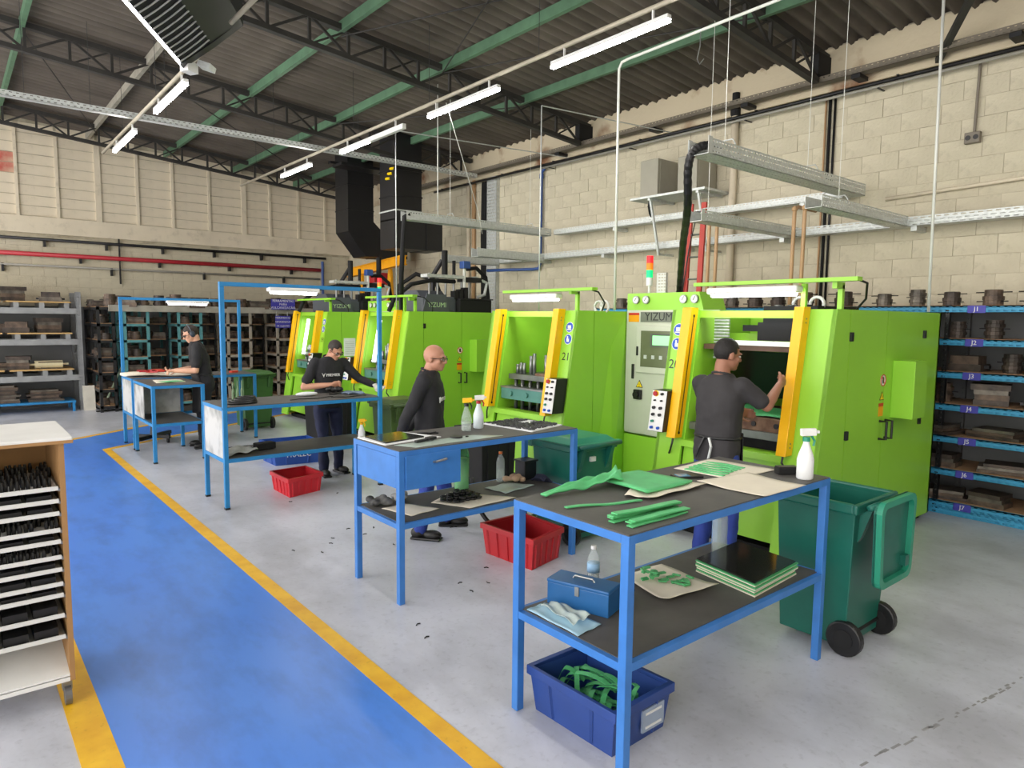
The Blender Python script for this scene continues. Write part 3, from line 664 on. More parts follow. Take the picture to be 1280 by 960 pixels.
        MB().box(5.12, 6.0, Y(o0+.05), Y(o1-.06), .99, 1.1).build('mould_block', mat('mould_block',(136,108,86),.6,.3,scale=10,col2=(84,56,42)), t, bevel=.004)
        for i in range(4): MB().cyl((5.11,Y(o0+.12+i*.2),1.045),(5.125,Y(o0+.12+i*.2),1.045),.022,n=10).build('mould_bolt', DARKST, t)
        MB().sheet(10,6, lambda u,v: (5.15+.6*v, Y(o0+.06)+.74*u, 1.118+.012*math.sin(u*9)*math.cos(v*7)), .012).build('rubber_sheet', GRUB, t)
        MB().box(5.10,5.16, Y(o0+.35), Y(o0+.42), 1.1, 1.16).build('mould_latch', BLACK, t)
        MB().box(5.4, 6.28, Y(o0+.02), Y(o1-.02), .2, .9).build('clamp_body', DARKST, t)
    else:
        # cross members, press plates on columns
        MB().box(6.26, 6.3, Y(o0), Y(o1), 1.84, 1.90).build('back_rail', GREEN, t)
        MB().box(6.26, 6.3, Y(o0), Y(o1), 1.52, 1.54).build('back_rail', GREEN, t)
        MB().box(6.25, 6.3, Y(.72), Y(.78), 1.1, 1.95).build('back_rib', GREEN, t)
        MB().tube([(6.2,Y(.35),1.72),(6.15,Y(.42),1.9),(6.15,Y(.6),1.93),(6.15,Y(1.0),1.93),(6.15,Y(1.12),1.85),(6.15,Y(1.14),1.7),(6.15,Y(1.05),1.58),(6.15,Y(.7),1.58),(6.15,Y(.45),1.6),(6.18,Y(.36),1.7)], .012, 8).build('cable_loop', BLACK, t)
        MB().box(5.17, 6.1, Y(o0+.02), Y(o1-.05), 1.18, 1.24).build('upper_plate', INOXD, t, bevel=.004)
        MB().box(5.08, 6.2, Y(o0+.02), Y(o1-.02), .95, 1.08).build('middle_plate', TEALP, t, bevel=.004)
        MB().box(5.07, 6.2, Y(o0+.02), Y(o1-.02), 1.08, 1.10).build('plate_edge', STEEL, t)
        for yy in (.42, .70, .98): MB().cyl((5.055,Y(yy),1.02),(5.085,Y(yy),1.02),.03,n=10).build('plate_bolt', TEALP, t)
        for yy in (.40,.52,.66,.80,.94,1.06): MB().cyl((5.22,Y(yy),.80),(5.22,Y(yy),1.2),.022,n=10).build('column', STEEL, t, smooth=True)
        for yy,h in ((.46,1.36),(.52,1.38),(.60,1.48),(.80,1.49),(.86,1.46),(.98,1.37),(1.04,1.37),(1.10,1.35)): MB().cyl((5.28,Y(yy),1.24),(5.28,Y(yy),h),.022,n=10).build('rod_end', STEEL, t, smooth=True)
        MB().box(5.2, 5.9, Y(o0+.03), Y(.7), 1.24, 1.27).build('mould_plate', mat('mould_block',(136,108,86),.6,.3,scale=10,col2=(84,56,42)), t)
        MB().box(5.4, 6.28, Y(o0+.02), Y(o1-.02), .2, .82).build('clamp_body', DARKST, t)
        for i in range(5): MB().box(6.24,6.29,Y(o0+.06+i*.17),Y(o0+.14+i*.17),.9,1.5).build('back_stiffener', GREEND, t)
    return t
def cabinet(y0, y1, label, glabel, full=True):
    """beige control cabinet between two machines with a gauge box on top"""
    X = 5.95; t = thing('control_cabinet', label, 'cabinet', (6.4,(y0+y1)/2,0))
    MB().box(X, 7.2, y0+.01, y1-.01, .62, 2.0).build('body', BEIGE, t)
    MB().box(X-.01, 7.2, y0+.01, y1-.01, .06, .60).build('base', GREEN, t)
    MB().box(X-.012, X, y0+.02, y1-.015, .64, 1.985).build('door_sheet', BEIGE, t)
    s = 5.168-y1
    Y = lambda v: v-s
    n = MB().box(X-.02, X-.012, Y(4.16), Y(4.95), 1.87, 1.98).build('name_plate', mat('plate_grey',(112,118,104),.4), t)
    text_part('YIZUMI', .125, plane_M((X-.021, Y(4.89), 1.925),*FACE_NX), BLACK, n, align='LEFT')
    sticker(t, (X-.0125, Y(5.05), 1.92), *FACE_NX, .15, .1)
    f = MB().box(X-.05, X-.012, Y(4.27), Y(4.98), 1.31, 1.83).build('display_frame', BEIGE, t, bevel=.01)
    MB().box(X-.053, X-.05, Y(4.33), Y(4.91), 1.38, 1.775).build('display_glass', mat('panel_olive',(104,110,82),.25), f)
    MB().box(X-.056, X-.053, Y(4.42), Y(4.78), 1.60, 1.745).build('screen_bezel', mat('bezel',(84,92,80),.4), f)
    MB().box(X-.058, X-.056, Y(4.46), Y(4.745), 1.622, 1.725).build('screen', SCREEN, f)
    for i in range(4): MB().box(X-.058, X-.053, Y(4.84-.105*i-.02), Y(4.84-.105*i+.02), 1.47, 1.51).build('key', GALV, f)
    MB().box(X-.062, X-.05, Y(4.945), Y(4.965), 1.5, 1.6).build('frame_latch', BLACK, f)
    MB().box(X-.03, X-.012, Y(5.025), Y(5.055), 1.235, 1.4).build('door_handle', BLACK, t, bevel=.005)
    warn_tri(t, (X-.0125, Y(4.945), 1.185), *FACE_NX, .1)
    sw = MB().box(X-.05, X-.012, Y(4.90), Y(5.005), 1.01, 1.12).build('main_switch', BLACK, t, bevel=.008)
    MB().cyl((X-.05,Y(4.953),1.065),(X-.08,Y(4.953),1.065),.035,n=16).build('switch_knob', BLACK, sw)
    g = MB().prism([(5.16-s,2.0),(5.16-s,2.185),(4.21-s,2.185),(4.15-s,2.0)], 'x', X+.0, X+.4).build('gauge_box', GREEN, t)
    for yy in (5.024, 4.885, 4.391, 4.252):
        q = MB().cyl((X,Y(yy),2.112),(X-.025,Y(yy),2.112),.044,n=20).build('gauge', STEEL, g, smooth=False)
        MB().cyl((X-.025,Y(yy),2.112),(X-.027,Y(yy),2.112),.036,n=20).build('gauge_dial', WHITE, q)
        MB().obox((X-.028,Y(yy),2.12),.002,.006,.05,0,.6).build('needle', BLACK, q)
    if full:
        b = thing('signal_beacon', glabel, 'signal light', (X+.12, Y(4.955), 2.185))
        MB().cyl((X+.12,Y(4.955),2.185),(X+.12,Y(4.955),2.27),.014,n=10).build('stem', WHITE, b)
        for z0,z1,m,nm in ((2.27,2.36,WHITE,'base'),(2.36,2.445,LEDG,'green_lens'),(2.445,2.52,LEDO,'orange_lens'),(2.52,2.60,LEDR,'red_lens')):
            MB().cyl((X+.12,Y(4.955),z0),(X+.12,Y(4.955),z1),.036,n=16).build(nm, m, b, smooth=False)
    return t
mA = machine('moulding_machine', 2.428, 0, 'lime green machine with black handled side doors, where a man reaches in', 'press', '20')
cabinet(3.945, 5.165, 'beige control cabinet with a green screen between two lime green machines', 'lit red, orange and green signal beacon on the gauge box with the readable name plate')
mB = machine('moulding_machine', 5.168, 1, 'lime green machine numbered 21 with an open press behind yellow bars', 'open', '21')
mC = machine('moulding_machine', 8.578, 0, 'lime green machine behind the bald man, with black handles and a hydraulic unit on top', 'open', '18')
cabinet(10.095, 11.315, 'beige control cabinet between the two machines with hydraulic units on top', 'lit signal beacon behind the tall blue lamp frame')
mD = machine('moulding_machine', 11.318, 1, 'lime green machine with documents hung on its side panel', 'open', '19')
# vertical white tubes inside the farther machines
for mm, yy, lb in ((mC, 9.62, ''), (mD, 12.36, '')):
    MB().cyl((5.15,yy,1.2),(5.27,yy,1.85),.03,n=10).build('inner_lamp', emat('inner_light',(250,252,255),2.2), mm, smooth=True)
# hydraulic units on top of the farther machines
def topunit(parent, y0, xs):
    def P(m, n, mt, b=0): return m.build(n, mt, parent, bevel=b)
    GREYC = mat('cover_grey', (84, 88, 96), .45, var=.08)
    x0 = 5.85+xs
    P(MB().box(x0, 6.5+xs, y0, y0+.77, 1.985, 2.24), 'motor_cover', GREYC, .03)
    P(MB().prism([(y0+.76,2.2),(y0+.70,2.34),(y0+.28,2.34),(y0+.12,2.2)], 'x', x0+.06, 6.4+xs), 'cover_hood', GREYC)
    c2 = P(MB().prism([(x0-.02,1.985),(x0+.5,1.985),(x0+.42,2.27),(x0+.06,2.27)], 'y', y0-.03, y0), 'cover_front', GREYC)
    text_part('YIZUMI', .11, plane_M((x0+.25, y0-.032, 2.1),*FACE_NY), mat('letter_pale',(190,220,170),.5), c2)
    P(MB().box(6.5+xs, 7.15+xs*.3, y0-.1, y0+.76, 1.985, 2.2), 'oil_tank', BLACKM, .01)
    P(MB().box(6.5+xs, 7.17+xs*.3, y0-.12, y0+.78, 2.2, 2.22), 'tank_lid', DARKST)
    for i in range(6):
        x = 6.1+xs+.16*i; P(MB().cyl((x,y0+.2,2.2),(x,y0+.2,2.62-.02*(i%3)),.02,n=10), 'guide_rod', STEEL)
    P(MB().box(6.0+xs,6.75+xs,y0+.1,y0+.3,2.55,2.6), 'rod_plate', GALV)
    P(MB().box(6.72+xs,7.1+xs,y0+.1,y0+.3,2.5,2.58), 'valve_block', DARKST)
    P(MB().cyl((6.4+xs,y0+.2,2.6),(6.4+xs,y0+.2,3.0),.05,n=12), 'accumulator', BLACKM)
    P(MB().cyl((6.74+xs,y0+.12,2.2),(6.74+xs,y0+.12,2.78),.025,n=10), 'white_column', PIPEW)
    P(MB().box(6.68+xs,6.82+xs,y0+.05,y0+.18,2.72,2.84), 'gauge_head', PIPEB, .01)
    P(MB().cyl((6.62+xs,y0+.25,2.6),(6.62+xs,y0+.25,2.85),.03,n=10), 'valve', DARKST)
    for i in range(3): P(MB().box(6.45+xs+.1*i,6.52+xs+.1*i,y0-.02,y0+.1,2.2,2.34+.03*i), 'valve', DARKST)
    P(MB().tube([(5.3+xs,y0+.1,1.99),(5.4+xs,y0+.1,2.2),(5.7+xs,y0+.1,2.42),(6.1+xs,y0+.15,2.5),(6.6+xs,y0+.2,2.5)],.035,10), 'hose', BLACKM)
    P(MB().tube([(6.85+xs,y0+.2,2.72),(7.05+xs,y0+.2,2.75),(7.25+xs,y0+.2,2.6),(7.3+xs,y0+.2,2.3),(7.25+xs,y0+.1,1.99)],.035,10), 'hose', BLACKM)
    P(MB().tube([(6.3+xs,y0+.4,2.25),(6.3+xs,y0+.4,2.6),(6.45+xs,y0+.35,2.85)],.04,10), 'hose', DARKST)
    P(MB().tube([(7.0+xs,y0+.1,2.25),(7.15+xs,y0+.1,2.3),(7.2+xs,y0+.1,2.5),(7.0+xs,y0+.15,2.58),(6.8+xs,y0+.15,2.55)],.028,10), 'hose', GALV)
topunit(mC, 9.3, 0.0)
topunit(mD, 12.3, -0.2)
# boxes / tubs standing beside the machines
# ================================================================ TABLES
def table(label, x0, x1, y0, y1, zt, zs, m, top=RUBTOP, shelf=RUBTOP2, leg=.042, name='work_table', endpanel=None, posts=None, lamp=None):
    t = thing(name, label, 'work table', ((x0+x1)/2,(y0+y1)/2,0))
    for x in (x0, x1-leg):
        for y in (y0, y1-leg):
            L = MB().box(x, x+leg, y, y+leg, .012 if m is TBLUE2 else 0, zt-.04).build('leg', m, t, bevel=.003)
            if m is TBLUE2: MB().box(x-.002, x+leg+.002, y-.002, y+leg+.002, 0, .02).build('foot', BLACK if m is TBLUE2 else m, L)
    MB().box(x0, x1, y0, y0+leg, zt-.042, zt-.006).box(x0, x1, y1-leg, y1, zt-.042, zt-.006).box(x0, x0+leg, y0+leg, y1-leg, zt-.042, zt-.006).box(x1-leg, x1, y0+leg, y1-leg, zt-.042, zt-.006).build('top_frame', m, t, bevel=.002)
    MB().box(x0+.004, x1-.004, y0+.004, y1-.004, zt-.006, zt).build('table_top', top, t)
    MB().box(x0+leg, x1-leg, y0+.002, y0+leg-.004, zs-.04, zs-.004).box(x0+leg, x1-leg, y1-leg+.004, y1-.002, zs-.04, zs-.004).box(x0+.002, x0+leg-.004, y0+leg, y1-leg, zs-.04, zs-.004).box(x1-leg+.004, x1-.002, y0+leg, y1-leg, zs-.04, zs-.004).build('shelf_frame', m, t, bevel=.002)
    MB().box(x0+.03, x1-.03, y0+.03, y1-.03, zs-.006, zs).build('shelf', shelf, t)
    if endpanel: MB().box(x0+.004, x0+.014, y0+leg, y1-leg, zs, zt-.042).build('end_panel', ALUW, t)
    if posts:
        yp, zp = posts
        for x in (x0, x1-leg): MB().box(x, x+leg, yp+.0005, yp+leg-.0005, zt-.03, zp-.041).build('lamp_post', m, t, bevel=.003)
        cb = MB().box(x0, x1, yp, yp+leg, zp-.04, zp).build('cross_bar', m, t, bevel=.003)
        if lamp:
            a, b = lamp
            l = MB().box(a, b, yp-.05, yp+.05, zp-.075, zp-.035).build('task_lamp', WHITE, cb, bevel=.008)
            MB().box(a+.03, b-.03, yp-.04, yp+.04, zp-.10, zp-.072).build('task_tube', TASKM, l, bevel=.008)
    return t
T1 = table('long blue steel table topped with cream paper and green rubber strips', 2.03, 3.70, 1.72, 2.43, 1.04, .505, TBLUE)
T2 = table('blue steel table with a drawer, standing in front of the bald man', 2.21, 3.83, 3.80, 4.44, 1.03, .545, TBLUE)
# drawer unit
MB().box(2.26, 2.685, 3.84, 4.40, .772, .985).build('drawer_case', TBLUE, T2, bevel=.003)
dr = MB().box(2.255, 2.69, 3.792, 3.842, .765, .99).build('drawer_front', TBLUE, T2, bevel=.003)
MB().tube([(2.47,3.792,.93),(2.47,3.765,.935),(2.555,3.765,.945),(2.555,3.792,.94)], .008, 8).build('drawer_handle', STEEL, dr)
MB().box(2.215, 2.225, 3.85, 4.39, .775, .985).build('side_apron', TBLUE, T2)
T3 = table('cyan blue steel table with a tall lamp frame where the man in glasses works', 2.02, 3.74, 6.79, 7.47, 1.01, .50, TBLUE2, endpanel=True, posts=(6.79,2.21), lamp=(2.48,3.0))
T4 = table('cyan blue steel table with a lamp frame beside the brown mould racks', 1.965, 3.69, 10.68, 11.39, 1.01, .50, TBLUE2, endpanel=True, posts=(11.34,2.15), lamp=(2.6,3.2))
T5 = table('narrow cyan blue steel side table with a pale back board', 1.965, 2.60, 9.49, 10.60, 1.0, .51, TBLUE2)
MB().box(2.02, 2.55, 10.545, 10.557, .52, .95).build('back_board', ALUW, T5)
MB().box(1.969, 1.979, 10.0, 10.55, .52, .95).build('end_panel', ALUW, T5)
# ---------------------------------------------------------------- items on the rubber strip table
ZT1 = 1.04
PADXY = (3.575,1.91)
def sheetlet(name, label, cat, corners, z, m, th=.002, wob=.004, n=10, group=None, curl=0, lift=0):
    a, b, c, d = [Vector((p[0],p[1],0)) for p in corners]
    def fn(u, v):
        p = (a*(1-u)+b*u)*(1-v) + (d*(1-u)+c*u)*v
        h = z+th+lift*max(0,1-u/.4)+wob*(.5+.5*math.sin(u*7+v*5)*math.cos(v*6-u*3)) + curl*max(0,(u-.75)/.25)**2 + curl*max(0,(.15-v)/.15)**2*.5
        return (p.x, p.y, h)
    return tag(MB().sheet(n, n, fn, th).build(name, m, smooth=True), label, cat, group)
sheetlet('paper_sheet', 'wide cream paper sheet on the rubber strip table hanging over its edge', 'paper', ((2.98,2.08),(2.99,1.70),(3.37,1.69),(3.40,2.04)), ZT1, PAPER, wob=.004, curl=.006, lift=.009)
sheetlet('paper_sheet', 'cream paper sheet under the row of thin green strips', 'paper', ((3.17,2.37),(3.19,2.02),(3.61,1.99),(3.58,2.405)), ZT1+.001, PAPER, wob=.003)
for i in range(6):
    x = 3.185+.054*i
    tag(MB().sheet(8,2, lambda u,v,x=x,i=i: (x+.024*v+.03*u, 2.31+.009*i-.23*u, ZT1+.011+.003*math.sin(u*6+i)), .006).build('rubber_strip', GRUB), 'thin green rubber strip laid in a row on cream paper', 'rubber strip', 'green strips in a row on the paper')
sheetlet('paper_sheet', 'cream paper folded beneath the thick green rubber sheet', 'paper', ((2.46,2.12),(2.51,2.0),(2.95,2.0),(2.93,2.40)), ZT1, PAPER, wob=.012, curl=.01)
tag(MB().sheet(10,10, lambda u,v: (2.567+.327*u-.012*v+.03*u*v, 2.395-.335*v, ZT1+.030+.003*math.sin(u*4+v*3)), .012).build('rubber_sheet', GRUB, smooth=True), 'flat square green rubber sheet lying on cream paper', 'rubber sheet')
def crumple(u, v):
    x = 2.15+.45*u+.10*u*(1-v); y = 2.355-.03*u+(.04+.11*u*u)*(.5-v)
    return (x, y, ZT1+.016+.03*math.sin(min(1,u*1.1)*PI)*(.6+.4*math.sin(v*9+u*4))+.012*math.sin(v*11+u*13)*u*u+.010*math.sin(u*25+v*5)*u+.02*u*u+.034*max(0,(u-.6)/.4))
tag(MB().sheet(26,12,crumple,.008).build('rubber_scrap', GRUB, smooth=True), 'crumpled green rubber offcut with a tapering end on the rubber strip table', 'rubber scrap')
tag(MB().sheet(12,2, lambda u,v: (2.10+.36*u, 2.14-.13*u+.02*v, ZT1+.0095+.003*math.sin(u*8)), .006).build('rubber_strip', GRUB), 'single thin green rubber strip lying alone on the rubber strip table', 'rubber strip')
for nm,(x,y,a,l,n) in {'thick':(2.10,1.86,-.01,.42,5),'thin':(2.11,1.77,-.0,.37,3)}.items():
    t = thing('rubber_stack', ('larger' if n == 5 else 'smaller')+' stack of green rubber strips near the table edge', 'rubber strips', (x,y,ZT1))
    for k in range(n):
        MB().sheet(12,2, lambda u,v,k=k: (x+.016*(k%3)+(l-.02*((k*2)%3))*u, y+.034*v+a*u+.007*((k*3)%4)-.008*k*u, ZT1+.0078*(k+1)+.0015*math.sin(u*7+k*2)), .0055).build('strip', GRUB, t)
tg = thing('phone', 'black phone with a blue screen on the rubber strip table', 'phone', (3.06,2.2,ZT1))
MB().obox((3.06,2.20,ZT1+.006),.16,.08,.011,-.45).build('case', BLACK, tg, bevel=.004); MB().obox((3.035,2.212,ZT1+.0125),.07,.06,.002,-.45).build('screen', mat('phone_screen',(60,140,190),.2,var=.05), tg)
tg = thing('stamp_pad', 'small black block on the rubber strip table beside the white sprayer', 'block', PADXY+(ZT1,))
MB().obox(PADXY+(ZT1+.021,),.12,.06,.04,-.6).build('block_body', BLACKM, tg, bevel=.006); MB().obox(PADXY+(ZT1+.0425,),.11,.052,.003,-.6).build('block_cap', DARKST, tg)
def sprayer(label, x, y, z, s=1.0, body=PAPW, head=BINLID, head2=WHITE, rz=0, fill=None, collar=None):
    t = thing('spray_bottle', label, 'spray bottle', (x,y,z)); c = (x,y,z)
    MB().lathe(c,[(.036*s,0),(.040*s,.006*s),(.040*s,.10*s),(.034*s,.125*s),(.020*s,.165*s),(.015*s,.18*s),(.015*s,.195*s)],18).build('bottle', body, t, smooth=True)
    if fill: MB().lathe(c,[(.034*s,.004*s),(.037*s,.008*s),(.037*s,.075*s)],16).build('liquid', fill, t, smooth=True)
    MB().cyl((x,y,z+.19*s),(x,y,z+.212*s),.018*s,n=14).build('collar', collar or head, t)
    d = Vector((math.cos(rz),math.sin(rz),0)); p = Vector((x,y,z+.212*s))
    MB().beam(p+Vector((0,0,.022*s))-d*.03*s, p+Vector((0,0,.026*s))+d*.045*s, .026*s,.036*s).build('head', head2, t, bevel=.004)
    MB().beam(p+Vector((0,0,.026*s))+d*.045*s, p+Vector((0,0,.026*s))+d*.06*s, .014*s,.014*s).build('nozzle', head2, t)
    MB().tube([p+d*.02*s+Vector((0,0,.012*s)), p+d*.04*s-Vector((0,0,.02*s)), p+d*.035*s-Vector((0,0,.045*s))], .006*s, 6).build('trigger', head, t)
    return t
sprayer('white spray bottle with a green trigger on the corner of the rubber strip table', 3.545, 1.79, ZT1, 1.08, rz=2.4+PI)
def bottle(label, x, y, z, h, r, m, cap, liquid=None, lvl=.6, name='bottle', band=None, rx=0):
    t = thing(name, label, 'bottle', (x,y,z)); c = (x,y,z)
    MB().lathe(c,[(r*.9,0),(r,.008),(r,h*.3),(r*.94,h*.34),(r,h*.38),(r,h*.66),(r*.85,h*.76),(r*.4,h*.88),(r*.36,h*.9),(r*.36,h*.94)],18).build('body', m, t, smooth=True)
    if liquid: MB().lathe(c,[(r*.85,.004),(r*.93,.01),(r*.93,h*lvl)],16).build('liquid', liquid, t, smooth=True)
    if cap: MB().cyl((x,y,z+h*.93),(x,y,z+h),r*.45,n=14).build('cap', cap, t)
    if band: MB().lathe((x,y,z+h*.42),[(r*1.02,0),(r*1.02,h*.2)],18).build('label_band', band, t, smooth=True)
    return t
ZS1 = .505
bottle('tall clear water bottle without cap on the lower shelf of the rubber strip table', 3.47, 2.25, ZS1+.001, .33, .045, CLEARP, None, mat('water',(190,205,200),.05,alpha=.3), .7)
bottle('small clear bottle with a white cap and blue label behind the blue tool box', 2.49, 2.34, ZS1+.0005, .235, .032, CLEARP, WHITE, mat('water',(190,205,200),.05,alpha=.3), .5, band=mat('label_blue',(150,190,225),.5))
tb = thing('tool_box', 'blue metal tool box on the lower shelf of the rubber strip table', 'tool box', (2.314,2.235,ZS1), rz=0)
MB().obox((2.314,2.235,ZS1+.0555),.325,.14,.11,-1.26).build('box_body', mat('toolbox_blue',(28,92,150),.42,var=.12), tb, bevel=.004)
MB().obox((2.314,2.235,ZS1+.118),.331,.146,.018,-1.26).build('box_lid', mat('toolbox_blue',(28,92,150),.42,var=.12), tb, bevel=.006)
MB().obox((2.247,2.213,ZS1+.095),.022,.012,.045,-1.26).build('latch', STEEL, tb); MB().tube([(2.297,2.29,ZS1+.127),(2.300,2.28,ZS1+.14),(2.328,2.19,ZS1+.14),(2.331,2.18,ZS1+.127)],.005,6).build('handle', STEEL, tb)
sheetlet('plastic_folder', 'pale blue folder in clear plastic on the lower shelf corner', 'folder', ((2.06,2.36),(2.06,2.02),(2.22,2.03),(2.185,2.37)), ZS1, mat('folder_blue',(168,206,226),.3), th=.004, wob=.008)
sheetlet('plastic_bag', 'crumpled clear plastic bag on the pale blue folder', 'plastic bag', ((2.10,2.31),(2.09,2.08),(2.20,2.08),(2.20,2.31)), ZS1+.016, mat('clear_film',(215,228,222),.15,alpha=.55), th=.003, wob=.03, n=16)
tg = thing('goggles', 'clear safety goggles with a black strap on the lower shelf', 'goggles', (2.53,2.18,ZS1))
MB().sphere((2.53,2.18,ZS1+.03),(.075,.03,.03)).build('lens', CLEARP, tg, smooth=True); MB().tube([(2.46,2.2,ZS1+.03),(2.5,2.25,ZS1+.045),(2.6,2.22,ZS1+.04),(2.6,2.16,ZS1+.03),(2.52,2.13,ZS1+.01)],.006,6).build('strap', BLACK, tg)
sheetlet('paper_sheet', 'cream paper on the lower shelf under small green rubber pieces', 'paper', ((2.74,2.37),(2.63,2.0),(3.02,1.95),(3.07,2.36)), ZS1, PAPER, wob=.008, curl=.02)
rg = random.Random(5)
for i in range(30):
    if i < 18: x, y, z = 2.84+rg.gauss(0,.035), 2.24+rg.gauss(0,.035), ZS1+.016+rg.uniform(0,.035)
    else: x, y, z = 2.88+rg.uniform(0,.13), 2.10+rg.uniform(-.04,.09), ZS1+.014
    tag(MB().obox((x,y,z),.045,.022,.01,rg.uniform(0,3),rg.uniform(-.3,.3)).build('rubber_piece', GRUBD, bevel=.004), 'small green rubber piece scattered on the lower shelf paper', 'rubber piece', 'green pieces on the lower shelf paper')
tg = thing('sheet_stack', 'stack of black and green rubber sheets between papers on the lower shelf', 'sheet stack', (3.33,1.98,ZS1))
def qsheet(z, th, m, nm, g=0):
    a, b, c, d = (3.13-g,2.17),(3.06-g,1.77-g),(3.53+g,1.80-g),(3.58+g,2.20+g)
    return MB().hexa([(a[0],a[1],z),(b[0],b[1],z),(c[0],c[1],z),(d[0],d[1],z),(a[0],a[1],z+th),(b[0],b[1],z+th),(c[0],c[1],z+th),(d[0],d[1],z+th)]).build(nm, m, tg)
for k in range(8): qsheet(ZS1+.001+k*.0085, .006, GRUBD if k % 2 else PAPER, 'sheet', rg.uniform(-.008,.008))
qsheet(ZS1+.07, .006, mat('film_black',(34,36,34),.12,var=.3), 'top_sheet', -.005)
# ---------------------------------------------------------------- items on the drawer table
ZT2 = 1.03; ZS2 = .545
sprayer('clear spray bottle with a yellow and black head on the drawer table', 3.03, 4.20, ZT2, 1.0, CLEARP, BLACK, YEL, rz=-.6, fill=mat('water',(190,205,200),.05,alpha=.3), collar=BLACK)
sprayer('white spray bottle with a red trigger on the drawer table', 3.19, 4.26, ZT2, 1.02, mat('spray_white',(214,226,232),.3), REDC, WHITE, rz=-.6, collar=REDC)
tg = thing('parts_tray', 'white tray covered with small grey and black rubber parts on the drawer table', 'parts tray', (3.6,4.15,ZT2))
MB().prism([(3.34,4.40),(3.40,3.86),(3.82,3.97),(3.74,4.43)],'z',ZT2,ZT2+.008).build('tray_sheet', PAPW, tg)
mb = MB(); rg = random.Random(8)
for i in range(420):
    u, v = rg.random(), rg.random(); p = (Vector((3.36,4.38,0))*(1-u)+Vector((3.72,4.41,0))*u)*(1-v)+(Vector((3.41,3.89,0))*(1-u)+Vector((3.80,3.99,0))*u)*v
    if .25 < v < .5 and u > .55: continue
    mb.obox((p.x,p.y,ZT2+.014),.026,.012,.012,rg.uniform(0,3))
o = mb.build('rubber_parts', mat('rubber_grey',(70,70,74),.6,var=.5,scale=30), tg); o['kind'] = 'stuff'
tg = thing('sheet_stack', 'black glossy rubber sheet on white plastic at the end of the drawer table', 'rubber sheet', (2.45,4.2,ZT2))
MB().prism([(2.22,4.40),(2.235,4.02),(2.72,4.08),(2.60,4.42)],'z',ZT2,ZT2+.006).build('plastic_sheet', PAPW, tg); MB().prism([(2.26,4.36),(2.26,4.06),(2.60,4.12),(2.56,4.40)],'z',ZT2+.006,ZT2+.016).build('black_sheet', mat('film_black',(34,36,34),.12,var=.3), tg)
sheetlet('plastic_sheet', 'translucent plastic sheet along the front edge of the drawer table', 'plastic sheet', ((2.28,3.99),(2.36,3.84),(3.12,3.86),(2.95,4.02)), ZT2, mat('film_pale',(196,214,206),.3,alpha=.7), wob=.002)
tag(MB().obox((2.52,3.99,ZT2+.014),.17,.03,.016,.25).obox((2.58,4.0,ZT2+.02),.08,.045,.02,.3).build('hand_tool', BLACK, bevel=.004), 'black hand tool lying on the drawer table', 'tool')
tag(MB().lathe((2.79,3.99,ZT2+.003),[(.045,0),(.047,.006),(.045,.012)],16).build('disc', BLACK), 'flat round black disc on the drawer table', 'disc')
tag(MB().obox((2.87,3.97,ZT2+.006),.02,.014,.008,.4).build('rubber_piece', BLACK), 'single black crumb on the drawer table plastic', 'rubber piece')
tag(MB().obox((2.72,4.26,ZT2+.006),.16,.012,.01,-.5).obox((2.75,4.25,ZT2+.006),.1,.012,.01,.4).build('pliers', BLACK), 'small black pliers near the far edge of the drawer table', 'pliers')
bottle('large green soda bottle with pale liquid on the drawer table shelf', 3.08, 4.33, ZS2+.0005, .41, .06, GLASSG, mat('cap_green',(30,150,60),.4), mat('pale_liquid',(196,246,206),.3), .6)
bottle('small clear bottle with an orange cap on the drawer table shelf', 3.48, 4.34, ZS2+.0005, .25, .035, CLEARP, mat('cap_orange',(230,110,50),.4), mat('water',(190,205,200),.05,alpha=.3), .4)
sheetlet('paper_sheet', 'cream paper on the drawer table shelf under a heap of black rings', 'paper', ((2.66,4.12),(2.80,3.84),(3.25,3.86),(2.95,4.30)), ZS2, PAPER, wob=.004)
rg = random.Random(12); rme = None
mb = MB(); mb.tube([(.017*math.cos(k*PI/5),.017*math.sin(k*PI/5),0) for k in range(11)],.008,6,cap=False); rme = mb.mesh('rubber_ring', BRUB)
for p in rme.polygons: p.use_smooth = True
for lay,rad in enumerate((.15,.115,.08,.045)):
    for gx in range(-4,5):
        for gy in range(-4,5):
            x = (gx+.5*(gy%2))*.0505+.012*lay; y = gy*.0445+.01*lay
            if (x/1.1)**2+(y/.8)**2 > rad*rad: continue
            o = shared('rubber_ring', rme, None, (2.90+x+rg.uniform(-.004,.004),4.09+y+rg.uniform(-.003,.003),ZS2+.016+.0155*lay), (rg.uniform(-.12,.12),rg.uniform(-.12,.12),0)); tag(o, 'small black rubber ring in a heap on the drawer table shelf', 'rubber ring', 'black rings heaped on cream paper')
sheetlet('paper_sheet', 'small cream paper on the front corner of the drawer table shelf', 'paper', ((2.30,4.20),(2.37,3.92),(2.62,3.95),(2.50,4.22)), ZS2, PAPER, wob=.006)
def lump(label, c, r, m, seed, cat='glove', name='work_glove'):
    q = random.Random(seed); mb = MB()
    for i in range(7): mb.sphere((c[0]+q.uniform(-r,r)*.8,c[1]+q.uniform(-r,r)*.7,c[2]+r*.35+q.uniform(0,r)*.3),(r*q.uniform(.35,.6),r*q.uniform(.3,.5),r*q.uniform(.25,.4)),10,6)
    o = mb.build(name, m, smooth=True); md = o.modifiers.new('remesh','REMESH'); md.mode='VOXEL'; md.voxel_size=.008; md.use_smooth_shade=True
    return tag(o, label, cat)
lump('grey and black work glove at the end of the drawer table shelf', (2.33,4.30,ZS2), .08, mat('glove_grey',(120,120,118),.8,scale=14,col2=(36,36,36)), 1)
